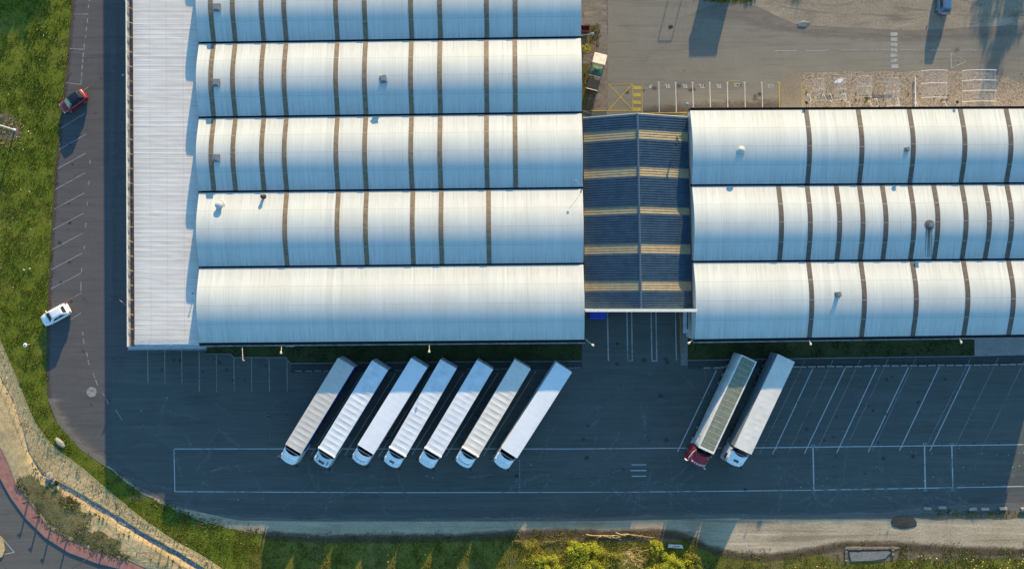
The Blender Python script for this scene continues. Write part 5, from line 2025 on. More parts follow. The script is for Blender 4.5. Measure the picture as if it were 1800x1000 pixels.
street_lamp('tall dark street lamp rising from the brick pavement', 182, 963, 8.3, -1, -.5, mat='steel_dark')
street_lamp('tall white lamp post in a dry patch of the grass verge', 26, 229, 8.5, -1, .3, mat='white_metal', r=.13)
BOL = [(51, 880), (70, 905), (91, 925), (119.5, 945)]
p = P(*BOL[0])
bol = thing('bollard', 'dark bollard with short cross piece on the pink brick pavement', 'bollard', tuple(p), 0, 'dark bollards along the brick pavement')
b = MB()
b.lathe((p.x, p.y, .1), [(.16, 0), (.15, .05), (.125, .1), (.12, .82), (.15, .84), (.15, .92), (.07, .98)], 12)
b.build('post', 'post_dark', bol, smooth=True)
b = MB()
b.tube([(p.x - .42, p.y - .05, .98), (p.x + .12, p.y + .04, .98)], .05, 6)
b.build('cross_piece', 'post_dark', bol)
for x, y in BOL[1:]:
    q = P(x, y)
    dup(bol, (q.x, q.y, 0), random.uniform(-.2, .2))

# small round sign on the verge
p = P(53, 605)
t = thing('round_marker', 'small white round topped marker post on the grass near the white car', 'marker', tuple(p))
b = MB()
b.tube([p, P(46, 606.3, 1.15)], .045, 6)
b.build('post', 'fascia_pale', t)
b = MB()
q = P(44, 606.5, 1.2)
b.lathe((q.x, q.y, 1.16), [(.27, 0), (.29, .03), (.27, .07), (.1, .09)], 18)
b.build('disc', 'white_metal', t, smooth=True)
b = MB()
b.box((q.x - .14, q.y - .05, 1.245), (q.x + .1, q.y + .05, 1.27))
b.build('dark_mark', 'steel_dark', t)

# ------------------------------------------------------------------ fence along the ditch
npost = 40
t = thing('mesh_fence', 'thin green wire mesh fence along the sandy bank', 'fence', tuple(P(150, 826)))
pts = []
for k in range(npost + 1):
    q = along(FENCE, k / npost)
    pts.append(P(q.x, q.y))
HF = 1.15
for k, p in enumerate(pts):
    b = MB()
    b.tube([(p.x, p.y, -.05), (p.x + random.uniform(-.03, .03), p.y, HF + .08)], .032, 6)
    b.build('post', 'fence_green', t)
for p, q in zip(pts[:-1], pts[1:]):
    b = MB()
    d = q - p
    n = 20
    for k in range(n):
        a = p + d * ((k + .5) / n)
        b.tube([(a.x, a.y, .06), (a.x, a.y, HF)], .006, 3)
    for z in (.08, .45, .8, HF):
        b.tube([(p.x, p.y, z), (q.x, q.y, z)], .009, 3)
    b.build('mesh_panel', 'fence_green', t)

# ------------------------------------------------------------------ concrete wheel stops and blocks
def stop_mesh(name, w, d_, h, label, cat, x, y, rz, group, mat='kerb_concrete'):
    p = P(x, y)
    b = MB()
    b.box((-w / 2, -d_ / 2, 0), (w / 2, d_ / 2, h), .035)
    o = b.build(name, mat)
    o.location = (p.x, p.y, .008)
    o.rotation_euler = (0, 0, rz)
    return tag(o, label, cat, group)


xs = [1350 + v / 4 for v in (191, 243, 307, 371, 438, 502, 567, 633, 697, 762, 828, 892, 956, 1020, 1085, 1150, 1213, 1278, 1340, 1405, 1470, 1530, 1590, 1655, 1715, 1775)]
xs += [1243, 1260.5, 1274, 1345]
s0 = None
for i, x in enumerate(xs):
    y = 646.2 - (x - 1240) * 0.0112
    p = P(x, y)
    if s0 is None:
        s0 = stop_mesh('wheel_stop', 1.06, .22, .13, 'low concrete wheel stop in the long row above the slanting bays', 'wheel stop', x, y, .0, 'concrete wheel stops in front of the right hall', 'concrete_pale')
    else:
        o = s0.copy()
        COL.objects.link(o)
        o.location = (p.x, p.y + random.uniform(-.04, .04), .008)
        o.rotation_euler = (0, 0, random.uniform(-.03, .03))
s1 = None
for x, y in ((524.5, 651.8), (543, 651.8), (559.5, 651.8), (574, 651.8), (700, 650.5), (826, 648.5), (872, 648.5), (886, 648), (1001, 646.5), (1014, 646)):
    p = P(x, y)
    if s1 is None:
        s1 = stop_mesh('wheel_stop', .98, .2, .1, 'low concrete wheel stop behind the row of seven lorries', 'wheel stop', x, y, 0, 'concrete wheel stops in front of the left hall')
    else:
        o = s1.copy()
        COL.objects.link(o)
        o.location = (p.x, p.y, .008)
        o.rotation_euler = (0, 0, random.uniform(-.06, .06))
k0 = None
for x, y, a in ((1629, 892.5, -.06), (1655.5, 891, 0), (1708.7, 893.5, .12), (1730, 893.5, .02), (1762, 892.8, -.03), (1800, 893.5, .05)):
    p = P(x, y)
    if k0 is None:
        k0 = stop_mesh('concrete_block', 1.08, .36, .26, 'pale concrete block in the broken row at the edge of the yard', 'block', x, y, a, 'concrete blocks along the sandy edge', 'concrete_pale')
    else:
        o = k0.copy()
        COL.objects.link(o)
        o.location = (p.x, p.y, .008)
        o.rotation_euler = (0, 0, a)

# plinth and yellow barrier at the right lane
t = thing('kerbed_plinth', 'long concrete plinth beside the right hall corner', 'plinth', tuple(P(1204, 600)))
b = MB()
q0, q1 = P(1196, 520), P(1208.5, 642)
b.box((q0.x, q1.y, 0), (q1.x, q0.y, .2), .03)
b.build('plinth', 'kerb_concrete', t)
t = thing('guard_rail', 'rusty yellow guard rail standing on the concrete plinth', 'guard rail', tuple(P(1197, 590)))
q0, q1 = P(1195.5, 535, .9), P(1197.5, 622, .9)
b = MB()
b.tube([(q0.x, q0.y, .9), (q1.x, q1.y, .9)], .06, 6)
b.tube([(q0.x, q0.y, .5), (q1.x, q1.y, .5)], .05, 6)
b.build('rail', 'yellow_metal', t)
for k in range(5):
    p = q0.lerp(q1, k / 4)
    b = MB()
    b.tube([(p.x, p.y, .1), (p.x, p.y, .96)], .08, 8)
    b.build('post', 'yellow_metal', t)

# blue covered trailer in the left lane under the canopy
t = thing('covered_trailer', 'bright blue covered trailer poking out from under the canopy', 'trailer', tuple(P(1051, 540)))
q0, q1 = P(1037, 561, 2.4), P(1065, 500, 2.4)
b = MB()


def bc(u, v):
    x = q0.x + (q1.x - q0.x) * u
    y = q0.y + (q1.y - q0.y) * v
    z = 2.4 + .12 * math.sin(PI * u) - .02 * math.sin(v * 20)
    if v < .02:
        z -= .9 + .15 * math.sin(u * 19)
        y -= .05
    return (x, y, z)


b.shell(bc, 16, 40, .04)
b.build('cover', 'blue_cover', t)
b = MB()
b.box((q0.x + .04, q0.y + .12, .7), (q1.x - .04, q1.y, 2.36))
b.build('body', 'curtain_blue', t)
for y in (q0.y + 1.4, q0.y + 2.5):
    for sy, x in ((-1, q0.x + .2), (1, q1.x - .2)):
        b = MB()
        b.lathe((x, y, .42), [(.25, -.13), (.42, -.13), (.42, .13), (.25, .13)], 14, 'x')
        b.build('wheel', 'tyre', t)
b = MB()
b.box((q0.x + .1, q0.y + .1, .5), (q1.x - .1, q0.y + .25, .68))
b.build('bumper', 'chassis', t)

# ------------------------------------------------------------------ small shelter on the apron
cx, cy = P(1054, 105, 2.3)[:2]
ang = math.radians(-14)
t = thing('shelter', 'narrow lean shelter with cream ribbed and green covers on the apron', 'shelter', (cx, cy, 0), ang)
B = lambda b, n, m, s_=False: b.build(n, m, t, smooth=s_, world=False)
b = MB()
nR = 13
for i in range(nR):
    x0, x1 = -.9 + 1.8 * i / nR, -.9 + 1.8 * (i + .5) / nR
    x2 = -.9 + 1.8 * (i + 1) / nR
    for (xa, za), (xb_, zb) in (((x0, 0), (x1, .05)), ((x1, .05), (x2, 0))):
        b.face([(xa, -.62, 2.52 + za), (xb_, -.62, 2.52 + zb), (xb_, .85, 2.28 + zb), (xa, .85, 2.28 + za)])
b.box((-.92, -.68, 2.38), (.92, -.63, 2.52))
B(b, 'ribbed_roof', 'corrugated_cream')
b = MB()


def gc(u, v):
    x, y = -.88 + 1.76 * u, -2.15 + 1.45 * v
    pk = 1 - max(abs(2 * u - 1), abs(2 * v - 1))
    return (x, y, 1.75 + .22 * pk + .02 * math.sin(u * 22) * (1 - pk))


b.shell(gc, 16, 14, .03)
B(b, 'green_cover', 'green_cloth')
b = MB()
for k in range(3):
    b.box((-.85 + k * .6, -2.24, 1.7), (-.85 + k * .6 + .46, -2.16, 1.78))
B(b, 'edge_clips', 'rail_white')
b = MB()
b.box((-.86, -3.75, 0.5), (.86, -2.3, .56))
b.box((-.86, -3.78, 0.0), (.86, -3.7, .6))
B(b, 'low_deck', 'plastic_black')
b = MB()
b.tube([(-.86, -3.8, .68), (.86, -3.8, .68)], .05, 6)
B(b, 'front_rail', 'corrugated_cream')
for x in (-.82, .82):
    for y, z in ((.8, 2.26), (-.58, 2.5), (-2.1, 1.72), (-3.7, .66)):
        b = MB()
        b.box((x - .04, y - .04, 0), (x + .04, y + .04, z))
        B(b, 'post', 'steel_grey')

# dark red skip by the hall wall
p = P(1028, 54)
t = thing('skip', 'small dark red skip against the hall wall', 'skip', tuple(p))
b = MB()
b.quadstrip([[(p.x - .5, p.y - .3, .05), (p.x + .5, p.y - .3, .05), (p.x + .5, p.y + .3, .05), (p.x - .5, p.y + .3, .05)],
             [(p.x - .62, p.y - .4, .8), (p.x + .62, p.y - .4, .8), (p.x + .62, p.y + .4, .8), (p.x - .62, p.y + .4, .8)],
             [(p.x - .56, p.y - .34, .8), (p.x + .56, p.y - .34, .8), (p.x + .56, p.y + .34, .8), (p.x - .56, p.y + .34, .8)],
             [(p.x - .46, p.y - .26, .2), (p.x + .46, p.y - .26, .2), (p.x + .46, p.y + .26, .2), (p.x - .46, p.y + .26, .2)]])
b.build('tub', 'skip_red', t)
b = MB()
b.box((p.x - .66, p.y - .44, .78), (p.x + .66, p.y - .38, .86))
b.box((p.x - .66, p.y + .38, .78), (p.x + .66, p.y + .44, .86))
b.build('rim_bar', 'skip_red', t)

# ------------------------------------------------------------------ bicycle shelters and stands in the gravel bed
def bike_shelter(label, xl, xr, ys, bow, posts, panel=None, z0=1.5, z1=2.2):
    t = thing('bicycle_shelter', label, 'bicycle shelter', tuple(P((xl + xr) / 2, (ys[0] + ys[-1]) / 2)), 0)
    rr = .017 + .011 * min(1, max(0, (bow - .5) / .4))

    def pt(u, y):
        z = z0 + (z1 - z0) * math.sin(PI * (.12 + .62 * u)) 
        q = P(xl + (xr - xl) * u, y, 0)
        k = (H - z) / H
        return Vector((q.x * k, q.y * (H - 1.9) / H, z))
    for y in ys:
        b = MB()
        b.tube([pt(k / 12, y) for k in range(13)], rr, 5)
        b.build('rib', 'white_metal' if bow > .7 else 'frame_grey', t, smooth=True)
    for u in posts:
        b = MB()
        b.tube([pt(u, ys[0]), pt(u, ys[-1])], .018, 5)
        b.build('purlin', 'frame_grey', t)
        for y in (ys[0], ys[-1]):
            q = pt(u, y)
            b = MB()
            b.tube([(q.x, q.y, 0), q], .022, 6)
            b.build('post', 'fascia_pale', t)
    b = MB()
    b.shell(lambda u, v: pt(u, ys[0] + (ys[-1] - ys[0]) * v) - Vector((0, 0, .05)), 10, 4, .008)
    b.build('clear_sheet', 'shelter_clear', t, smooth=True)
    if panel:
        b = MB()
        b.face([P(x, y, 2.0) for x, y in panel])
        b.face([P(x, y, 1.98) for x, y in panel][::-1])
        b.build('white_panel', 'white_metal', t)


bike_shelter('smallest clear roofed cycle shelter, next to the tan pad', 1432, 1449, [139.5, 158, 177.5], .6, [.95])
bike_shelter('small clear cycle shelter with one white roof panel', 1466, 1488, [138.5, 157.5, 176], .6, [.3, .95], [(1466, 146), (1471, 139.5), (1484, 138.5), (1477, 146)])
bike_shelter('faint clear cycle shelter in the middle of the gravel', 1506, 1533, [135, 153, 171.5], .5, [.08, .95])
bike_shelter('clear cycle shelter just left of the long white pole', 1556, 1582, [137.5, 162.5, 187], .5, [.9])
bike_shelter('wide clear cycle shelter just right of the long white pole', 1619, 1666, [124.5, 147, 172], .8, [.95])
bike_shelter('largest clear cycle shelter at the right end of the gravel', 1691, 1752, [124, 142, 160, 179], .9, [.02, .66, .95])

st = None
for x, y, x2, y2 in ((1421.7, 165.5, 1426, 177.8), (1448, 166, 1453, 178), (1459, 164, 1463.5, 177), (1484.3, 164.5, 1488.7, 177), (1491.5, 180.5, 1495, 188.5), (1529.3, 178, 1533.3, 188.5),
                     (1540.2, 172, 1544.6, 187), (1577.2, 172, 1581, 184), (1611, 181.5, 1613.5, 188), (1661.7, 181, 1664.5, 188)):
    a, c = P(x, y, .5), P(x2, y2, .5)
    m = (a + c) / 2
    d = c - a
    if st is None:
        st = thing('bicycle_stand', 'low white hoop stand set in the gravel bed', 'bicycle stand', (m.x, m.y, 0), math.atan2(d.y, d.x), 'white hoop stands in the gravel bed')
        b = MB()
        b.tube([(-.5, 0, 0), (-.5, 0, .42), (-.42, 0, .52), (.42, 0, .52), (.5, 0, .42), (.5, 0, 0)], .036, 6)
        b.build('hoop', 'white_metal', st, smooth=True, world=False)
        b = MB()
        b.box((-.6, -.06, 0), (-.4, .06, .03))
        b.box((.4, -.06, 0), (.6, .06, .03))
        b.build('foot_plate', 'white_metal', st, world=False)
    else:
        dup(st, (m.x, m.y, .02), math.atan2(d.y, d.x))
p0, p1 = P(1608.3, 137, .15), P(1608.8, 188, .15)
b = MB()
b.tube([(p0.x, p0.y, .2), (p1.x, p1.y, .2)], .075, 8)
for q in (.1, .5, .9):
    m = p0.lerp(p1, q)
    b.box((m.x - .12, m.y - .06, .01), (m.x + .12, m.y + .06, .14))
tag(b.build('pole', 'white_metal'), 'long white pole lying across the gravel bed on low blocks', 'pole')
for x0, x1, y in ((1540, 1577, 145.3), (1457, 1473.5, 146.8)):
    a, c = P(x0, y, .4), P(x1, y, .4)
    t = thing('low_rail', ('longer' if x1 - x0 > 20 else 'shorter') + ' low grey rail standing on the gravel bed', 'rail', (a.x, a.y, 0))
    b = MB()
    b.box((a.x, a.y - .04, .36), (c.x, a.y + .06, .46), .02)
    b.build('rail', 'steel_grey', t)
    for q in (.06, .5, .94):
        x = a.x + (c.x - a.x) * q
        b = MB()
        b.tube([(x, a.y, 0), (x, a.y, .38)], .035, 6)
        b.build('post', 'steel_grey', t)

# ------------------------------------------------------------------ stones, ruin, board, heap
def stone(label, x, y, sx, sy, sz, rz=0, mat='rock', name='boulder', seed=1, group=None, sub=3, amp=.22):
    me = bpy.data.meshes.new(name)
    bm = bmesh.new()
    bmesh.ops.create_icosphere(bm, subdivisions=sub, radius=1)
    for v in bm.verts:
        n = noise.fractal(v.co * 1.3 + Vector((seed * 3.1, 0, 0)), .9, 2.1, 4)
        v.co *= 1 + amp * n
        v.co = Vector((v.co.x * sx, v.co.y * sy, max(-.15, v.co.z) * sz))
    bm.to_mesh(me)
    bm.free()
    me.materials.append(M[mat])
    o = bpy.data.objects.new(name, me)
    COL.objects.link(o)
    p = P(x, y)
    o.location = (p.x, p.y, .03)
    o.rotation_euler = (0, 0, rz)
    FRAME[o] = Matrix()
    return tag(o, label, 'boulder' if name == 'boulder' else name.split('_')[-1], group)


stone('long pale boulder lying in the grass beside the asphalt curve', 106, 778, .95, .42, .34, -.85, 'rock', seed=2, amp=.12)
stone('big grey boulder at the upper end of the gravel ditch', 89, 838, .55, .8, .55, .2, seed=3)
stone('dark grey boulder wedged beside the big one at the ditch', 98, 846, .6, .4, .4, .5, seed=4)
stone('pale tan boulder below the ditch boulders', 79, 851, .32, .25, .25, .5, 'sand', seed=5)
stone('flat pale rock lying at the edge of the sand strip', 1412, 43, 1.0, .45, .1, .1, 'kerb_concrete', seed=6, amp=.3)
stone('dark broken patch of rubble in the upper yard', 1179, 47, .3, .24, .06, .3, 'dark_heap', seed=7, amp=.4)
o = stone('low oval heap of dark grit on the sandy track', 1588, 917, 1.85, .92, .09, -.05, 'dark_heap', 'grit_heap', seed=8, sub=4, amp=.16)
o = stone('small dark bin bag on the shaded grass by the wheel stops', 1591, 624, .42, .25, .3, .4, 'plastic_black', 'bin_bag', seed=9)
rnd = random.Random(4)
b = MB()
p = P(1187.5, 958)
b.quadstrip([[(p.x - 1.1, p.y - .24, .1), (p.x + 1.05, p.y - .33, .1), (p.x + .9, p.y + .12, .1), (p.x - 1.05, p.y + .2, .1)][::1],
             [(p.x - 1.1, p.y - .24, .2), (p.x + 1.05, p.y - .33, .25), (p.x + .9, p.y + .12, .3), (p.x - 1.05, p.y + .2, .2)]])
o = tag(b.build('white_board', 'slab_white'), 'white board lying in the shaded grass beside the bushes', 'board')
c_ = MB()
c_.box((p.x - .5, p.y - .1, .27), (p.x + .55, p.y - .02, .3))
c_.build('stain', 'steel_grey', o)

# old concrete foundation in the grass
t = thing('foundation', 'crumbling concrete foundation box sunk in the lower grass', 'foundation', tuple(P(1530, 975)))
b = MB()
for x0, y0, x1, y1 in ((1486, 962.5, 1581, 965.5), (1485, 963, 1489, 985), (1567, 965, 1571, 978)):
    n = 26
    a, c = P(x0, y0), P(x1, y1)
    horiz = x1 - x0 > 20
    rings = []
    for k in range(n + 1):
        q = k / n
        j = .06 * noise.fractal(Vector((x0 + q * 9, y0, 1.5)), .8, 2, 4)
        zt_ = .13 + j * 2.0
        w_ = .16 + j
        if horiz:
            p = Vector((a.x + (c.x - a.x) * q, a.y, 0))
            rings.append([p + Vector((0, w_, -.1)), p + Vector((0, -w_, -.1)), p + Vector((0, -w_, zt_)), p + Vector((0, w_, zt_))])
        else:
            p = Vector(((a.x + c.x) / 2, a.y + (c.y - a.y) * q, 0))
            rings.append([p + Vector((-w_, 0, -.1)), p + Vector((w_, 0, -.1)), p + Vector((w_, 0, zt_)), p + Vector((-w_, 0, zt_))])
    b.quadstrip(rings)
b.build('broken_wall', 'concrete_old', t)
b = MB()
fl_ = [(1493, 970), (1560, 968), (1566, 970), (1556, 981), (1530, 985), (1496, 986)]
b.quadstrip([[P(x, y, -.05) for x, y in fl_][::-1], [P(x, y, .12) for x, y in fl_][::-1]])
b.build('floor_slab', 'kerb_concrete', t)

# dry branches along the lower edge of the track
for i, (x0, y0, x1, y1) in enumerate(((1030, 939, 1092, 943.5), (1052, 941, 1118, 939), (1082, 936, 1150, 944), (905, 948, 938, 956), (938, 956, 985, 948))):
    b = MB()
    a, c = P(x0, y0), P(x1, y1)
    rr = random.Random(i)
    pts_ = [a.lerp(c, k / 7) + Vector((0, rr.uniform(-.12, .12), .1 + rr.uniform(0, .1))) for k in range(8)]
    b.tube(pts_, .07, 5, .03)
    for k in range(9):
        q = pts_[rr.randrange(1, 7)]
        e = q + Vector((rr.uniform(-.9, .9), rr.uniform(-.4, .4), rr.uniform(0, .2)))
        b.tube([q, q.lerp(e, .5) + Vector((0, 0, .06)), e], .028, 4, .01)
    lab = ['dry fallen branch at the left of the branch line by the bushes', 'dry fallen branch across the middle of the branch line', 'dry forked branch beside the bush nearest the white board',
           'dry fallen branch in the grass left of all bushes', 'curved dry branch in the grass above the leftmost bush'][i]
    tag(b.build('branch', 'straw' if i < 3 else 'bark'), lab, 'branch')
# ------------------------------------------------------------------ bushes and trees
def leafy(name, label, cat, x, y, h, r, n, leaf='leaf_bright', seed=1, size=.13, group=None, trunk_h=None, dense=.36, sparse=False, world_pt=None):
    rnd = random.Random(seed)
    p = world_pt or P(x, y)
    t = thing(name, label, cat, (p.x, p.y, 0), 0, group)
    th = trunk_h if trunk_h else h * .3
    b = MB()
    b.tube([(0, 0, -.05), (rnd.uniform(-.1, .1), rnd.uniform(-.1, .1), th), (rnd.uniform(-.2, .2), rnd.uniform(-.2, .2), h * .8)], .05 + h * .014, 7, .02)
    tips = []
    nb = 9 if not sparse else 16
    for k in range(nb):
        a = 2 * PI * k / nb + rnd.uniform(-.35, .35)
        z0 = th * rnd.uniform(.5, 1.3)
        rr = r * rnd.uniform(.5, 1.0)
        z1 = min(h * .98, z0 + (h - z0) * rnd.uniform(.35, .95))
        e = Vector((math.cos(a) * rr, math.sin(a) * rr, z1))
        s_ = Vector((0, 0, z0))
        m = s_.lerp(e, .55) + Vector((0, 0, .12 * h * rnd.uniform(-.2, 1)))
        b.tube([s_, m, e], .035 + h * .004, 5, .012)
        tips.append((s_, m, e))
        for q in range(3 if not sparse else 6):
            u = rnd.uniform(.35, .95)
            w_ = s_.lerp(m, u * 2) if u < .5 else m.lerp(e, u * 2 - 1)
            f = w_ + Vector((rnd.gauss(0, r * .28), rnd.gauss(0, r * .28), rnd.uniform(-.05, .3) * h * .5))
            b.tube([w_, w_.lerp(f, .5) + Vector((0, 0, .05)), f], .018 if not sparse else .03, 4, .006)
            tips.append((w_, w_.lerp(f, .5), f))
    tips.append((Vector((0, 0, th)), Vector((0, 0, h * .6)), Vector((0, 0, h))))
    b.build('trunk', 'bark' if not sparse else 'straw', t, world=False)
    if n:
        c = MB()
        for _ in range(n):
            s_, m, e = rnd.choice(tips)
            u = rnd.random() ** .6
            q = s_.lerp(m, u * 2) if u < .5 else m.lerp(e, u * 2 - 1)
            sp = dense * r * .3
            q = q + Vector((rnd.gauss(0, sp), rnd.gauss(0, sp), rnd.gauss(0, sp * .8)))
            if q.z < .15:
                q.z = .15 + rnd.random() * .2
            if noise.noise(Vector((q.x * 1.3 / max(.5, r) * 2 + seed, q.y * 1.3 / max(.5, r) * 2, q.z))) < -.28:
                continue
            a = rnd.uniform(0, 2 * PI)
            tl = rnd.uniform(-.9, .9)
            d = Vector((math.cos(a) * math.cos(tl), math.sin(a) * math.cos(tl), math.sin(tl)))
            w_ = d.cross(Vector((rnd.gauss(0, 1), rnd.gauss(0, 1), rnd.gauss(0, 1))))
            if w_.length < .01:
                continue
            w_.normalize()
            l = size * rnd.uniform(.6, 1.5)
            i = len(c.v)
            c.v += [q, q + d * l * .5 + w_ * l * .38, q + d * l, q + d * l * .5 - w_ * l * .38]
            c.f.append((i, i + 1, i + 2, i + 3))
        c.build('crown', leaf, t, world=False)
    return t


GB = 'young bushes along the lower edge'
bl = [(938, 972, 3.0, 2.0, 5200, 'leaf_olive', 'olive green bush leftmost along the lower edge'),
      (960, 990, 3.4, 2.2, 5600, 'leaf_bright', 'yellow green bush second from the left, overlapping its olive neighbour'),
      (1012, 966, 3.2, 1.7, 5000, 'leaf_bright', 'narrow yellow green bush reaching up to the left end of the dry branches'),
      (1033, 988, 4.0, 2.9, 8200, 'leaf_bright', 'largest yellow green bush, left of the straw coloured one'),
      (1068, 984, 3.2, 2.0, 5000, 'leaf_olive', 'olive bush between the largest bush and the straw coloured one'),
      (1153, 958, 2.6, 1.15, 4000, 'leaf_bright', 'narrow bright bush just left of the white board'),
      (1178, 990, 3.4, 2.2, 6600, 'leaf_bright', 'broad yellow green bush below the white board'),
      (1212, 990, 3.0, 1.9, 4600, 'leaf_olive', 'olive bush at the right end of the bushes by the dark track'),
      (990, 1010, 3.0, 2.0, 4200, 'leaf_bright', 'bright bush cut by the picture edge left of the largest bush'),
      (1145, 1008, 3.0, 2.1, 4600, 'leaf_bright', 'bright bush cut by the picture edge right of the straw coloured one')]
for i, (x, y, h, r, n, lf, lab) in enumerate(bl):
    # crowns lean away from the middle of the photo, so stand them a little nearer to it
    k = 1 - h * .45 / H
    leafy('bush', lab, 'bush', 900 + (x - 900) * k, 500 + (y - 500) * k, h, r * .86, int(n * 1.9), lf, 11 + i, .13, GB)
leafy('bare_bush', 'bare straw coloured bush with tangled twigs among the green bushes', 'bush', 1106, 972, 2.8, 2.2, 500, 'leaf_olive', 77, .12, None, sparse=True)
leafy('shrub', 'small yellow green shrub against the right wall of the left hall', 'shrub', 1029, 89, 1.3, .6, 900, 'leaf_bright', 41, .1)
leafy('shrub', 'small green shrub in the gravel bed beside the middle cycle shelter', 'shrub', 1522, 174, .6, .45, 500, 'leaf_dark', 42, .09)
leafy('shrub', 'green weed growing out of the boulders at the ditch', 'shrub', 102, 847, .7, .45, 500, 'leaf_dark', 43, .1)
# trees beyond the frame whose shadows fall into it
GT = 'trees standing beyond the upper edge'
leafy('tree', 'broad tree beyond the upper left corner shading the verge', 'tree', 133, -420, 8.2, 4.2, 7000, 'leaf_dark', 51, .42, GT)
leafy('tree', 'tall tree beyond the upper right corner shading the road bend', 'tree', 1880, -455, 9.6, 4.5, 8000, 'leaf_dark', 52, .42, GT)
leafy('tree', 'rounded tree furthest right beyond the upper edge', 'tree', 1985, -400, 9.0, 4.8, 8000, 'leaf_dark', 53, .42, GT)
leafy('tree', 'slim tree above the sand strip beyond the upper edge', 'tree', 1528, -480, 8.0, 2.4, 4500, 'leaf_dark', 54, .4, GT)

# unseen cabin beyond the upper edge, added and sized for the shadow it casts
c = P(1276, -80)
t = thing('shadow_cabin', 'unseen pale cabin added above the upper edge of the picture for its shadow', 'cabin', (c.x, c.y, 0), 0.02)
B = lambda b, n, m, par=None: b.build(n, m, par or t, world=False)
b = MB()
b.box((-1.85, -1.2, .12), (1.85, 1.2, 2.55), .03)
B(b, 'wall', 'tarp_clean')
b = MB()
b.box((-1.95, -1.3, 2.56), (1.95, 1.3, 2.72), .04)
B(b, 'roof', 'vent_metal')
b = MB()
b.box((-1.4, -1.25, .15), (-.5, -1.205, 2.15))
d_ = B(b, 'door', 'steel_grey')
b = MB()
b.box((-.65, -1.3, 1.05), (-.58, -1.252, 1.15))
B(b, 'handle', 'chrome', d_)
for x in (.1, .95):
    b = MB()
    b.box((x, -1.24, 1.1), (x + .7, -1.205, 2.0))
    B(b, 'window', 'glass_dark')
b = MB()
for x in (-1.5, 0, 1.5):
    b.box((x - .15, -1.1, 0), (x + .15, 1.1, .118))
B(b, 'skid', 'chassis')
# unseen frame beyond the upper edge, added to cast thin shadows
c = P(1205, -75)
t = thing('shadow_frame', 'unseen two legged metal frame added above the upper edge for its thin shadows', 'frame', (c.x, c.y, 0))
for x in (-.95, .95):
    b = MB()
    b.tube([(x, 0, 0), (x, 0, 2.45)], .05, 6)
    b.build('post', 'steel_grey', t, world=False)
b = MB()
b.tube([(-.95, 0, 2.45), (.95, 0, 2.45)], .03, 6)
b.build('top_bar', 'steel_grey', t, world=False)

# ------------------------------------------------------------------ grass, weeds and flowers
VERGE = [(-60, -70)] + EDGE + [(420, 1018)] + FENCE[::-1][1:]
tufts('grass', VERGE, 46, .09, 'grass_left', 'long grass of the left verge', blades=5, wide=.035)
SV = [(400, 928)] + TRACK_S + [(1960, 1060), (380, 1060), (420, 1018)]
tufts('grass', SV, 40, .1, 'grass_south', 'long grass along the lower edge', blades=5, wide=.035, excl=[[(1483, 961), (1583, 961), (1575, 989), (1480, 989)]])
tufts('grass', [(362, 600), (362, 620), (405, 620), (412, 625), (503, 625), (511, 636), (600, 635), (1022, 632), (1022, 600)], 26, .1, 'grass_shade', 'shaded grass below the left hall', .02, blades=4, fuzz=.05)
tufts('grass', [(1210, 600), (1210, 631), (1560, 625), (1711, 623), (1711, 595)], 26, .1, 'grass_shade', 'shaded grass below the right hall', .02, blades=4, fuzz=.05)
tufts('grass', [(1218, -40), (1222, -2), (1275, 5), (1320, 4), (1328, -40)], 40, .2, 'grass_south', 'grass corner by the upper edge', .02)
tufts('scrub', SCR, 50, .12, 'scrub', 'dry scrub between the brick pavement and the sand', .2, blades=6, wide=.05, clump=.35)
tufts('scrub', [(45, 735), (62, 745), (150, 828), (240, 904), (360, 980), (395, 1010), (360, 1000), (240, 915), (140, 838), (70, 775)], 7, .14, 'scrub', 'weeds along the fence', .15, blades=5, wide=.04, clump=.9)
tufts('scrub', [(60, 800), (110, 870), (230, 935), (330, 1000), (300, 1010), (180, 930), (150, 920), (60, 835)], 3.0, .22, 'grass_left', 'scattered weeds on the sand', .26, blades=8, wide=.05, clump=.9)
tufts('scrub', [(1412, 160), (1412, 188), (1700, 188), (1700, 165)], 2.2, .14, 'scrub', 'weeds in the gravel bed', .03, blades=6, wide=.05, clump=.9)
tufts('scrub', [(1023, 10), (1023, 196), (1048, 196), (1052, 120), (1050, 90), (1056, 60), (1050, 40), (1030, 34)], 7, .12, 'scrub', 'weeds on the apron by the wall', .02, blades=5, clump=.9)
tufts('scrub', [(460, 936), (800, 938), (1000, 930), (1160, 930), (1210, 945), (1230, 960), (1300, 972), (1400, 968), (1480, 952), (1800, 962), (1960, 965), (1960, 985), (1480, 985),
                (1300, 985), (1200, 960), (800, 952), (460, 950)], 7, .1, 'scrub', 'straggling weeds where the track meets the grass', .0, blades=5, clump=.9, fuzz=.5)
tufts('scrub', [(1640, 897), (1960, 895), (1960, 906), (1650, 906)], 16, .2, 'grass_south', 'grass strip behind the concrete blocks', .0, blades=5)
tufts('scrub', [(0, 190), (40, 205), (44, 245), (20, 262), (0, 255)], 16, .12, 'straw', 'dry grass round the white lamp post', .0, blades=5)
tufts('scrub', [(184, 815), (245, 858), (297, 884), (345, 905), (400, 922), (460, 932), (460, 945), (340, 920), (240, 874), (180, 828)], 18, .13, 'scrub', 'weeds creeping onto the track edge', .004, blades=5, clump=.9)


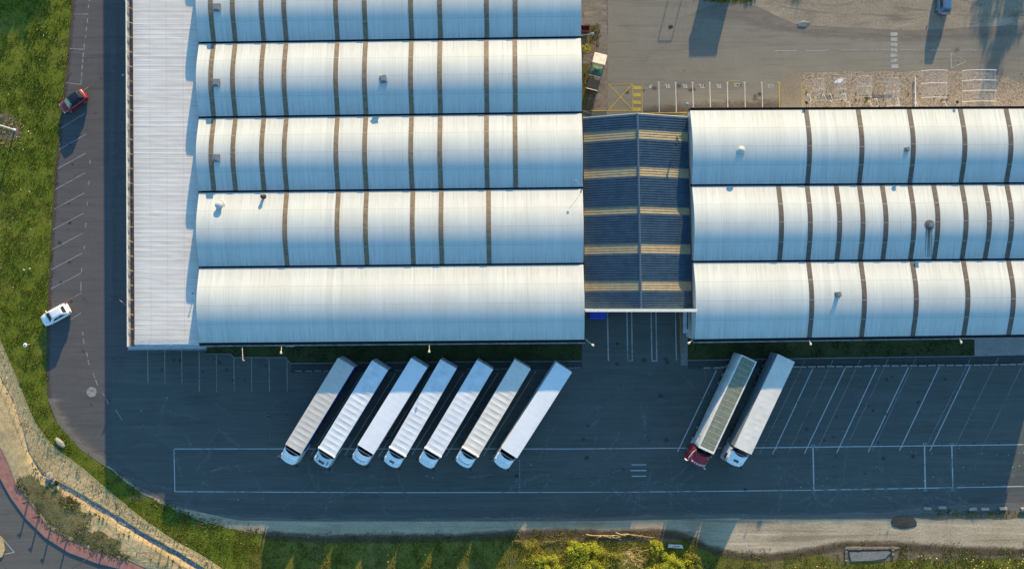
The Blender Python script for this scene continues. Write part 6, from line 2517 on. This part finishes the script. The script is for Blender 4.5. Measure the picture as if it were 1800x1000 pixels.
def flowers(name, regions, mat, label, seed):
    rnd = random.Random(seed)
    b = MB()
    for (x0, y0, x1, y1, n, s_) in regions:
        for _ in range(n):
            cx_, cy_ = rnd.uniform(x0, x1), rnd.uniform(y0, y1)
            p = P(cx_, cy_)
            if noise.noise(Vector((p.x * .25, p.y * .25, seed))) < -.05:
                continue
            r = s_ * rnd.uniform(.5, 1.3)
            z = rnd.uniform(.14, .24)
            for k in range(3):
                a = rnd.uniform(0, 6.28)
                q = p + Vector((math.cos(a) * r * .5, math.sin(a) * r * .5, z + k * .015))
                m = 6
                i = len(b.v)
                tx, ty = rnd.uniform(-.4, .4), rnd.uniform(-.1, .6)
                for j in range(m):
                    e = 2 * PI * j / m
                    b.v.append(q + Vector((math.cos(e) * r * .6, math.sin(e) * r * .6, (math.cos(e) * tx + math.sin(e) * -ty) * r * .6)))
                b.f.append(tuple(range(i, i + m)))
    struct(b.build(name, mat), label, 'stuff')


flowers('flowers', [(0, 190, 60, 270, 12, .08), (0, 330, 70, 600, 30, .07), (10, 440, 60, 480, 10, .1), (40, 20, 110, 110, 8, .06), (0, 0, 90, 400, 12, .05)], 'flower', 'pale flower heads in the left verge', 3)
flowers('flowers', [(1360, 975, 1480, 1000, 30, .08), (1600, 972, 1800, 1000, 70, .09), (640, 965, 760, 1000, 14, .09), (1100, 980, 1360, 1000, 5, .08)], 'flower_yellow', 'yellow and white flower heads in the lower grass', 5)

# loose stones on the sandy bank and gravel
rnd = random.Random(12)
b = MB()
def pebble(p, r):
    i = len(b.v)
    h = r * rnd.uniform(.4, .8)
    a0 = rnd.uniform(0, 6)
    for j in range(5):
        a = a0 + 2 * PI * j / 5
        b.v.append(p + Vector((math.cos(a) * r * rnd.uniform(.7, 1.2), math.sin(a) * r * rnd.uniform(.7, 1.2), -.02)))
    b.v.append(p + Vector((rnd.uniform(-.3, .3) * r, rnd.uniform(-.3, .3) * r, h)))
    for j in range(5):
        b.f.append((i + j, i + (j + 1) % 5, i + 5))
for _ in range(700):
    t_ = rnd.random()
    sec = bank_section(t_)
    q = sec[0][0].lerp(sec[2][0], rnd.random()) if rnd.random() < .7 else sec[4][0].lerp(sec[-1][0], rnd.random() ** 1.5)
    p = P(q.x, q.y)
    p.z = .16
    pebble(p, abs(rnd.gauss(.03, .045)) + .025)
struct(b.build('loose_stones', 'sand'), 'loose stones on the sandy bank', 'stuff')
b = MB()
for _ in range(700):
    p = P(rnd.uniform(1412, 1800), rnd.uniform(128, 190))
    p.z = .02
    pebble(p, abs(rnd.gauss(.05, .03)) + .03)
struct(b.build('loose_stones', 'gravel_bed'), 'coarse pebbles of the gravel bed', 'stuff')
b = MB()
for _ in range(700):
    x = rnd.uniform(300, 1800)
    y = rnd.uniform(905, 962)
    p = P(x, y)
    p.z = .01
    pebble(p, abs(rnd.gauss(.025, .03)) + .02)
struct(b.build('loose_stones', 'gravel_track'), 'scattered stones on the sandy track', 'stuff')
b = MB()
for _ in range(90):
    p = P(rnd.uniform(1350, 1800), rnd.uniform(780, 880)) if rnd.random() < .5 else P(rnd.uniform(230, 1300), rnd.uniform(640, 880))
    p.z = .015
    pebble(p, rnd.uniform(.03, .09))
struct(b.build('litter', 'slab_white'), 'bits of pale litter on the yard', 'stuff')
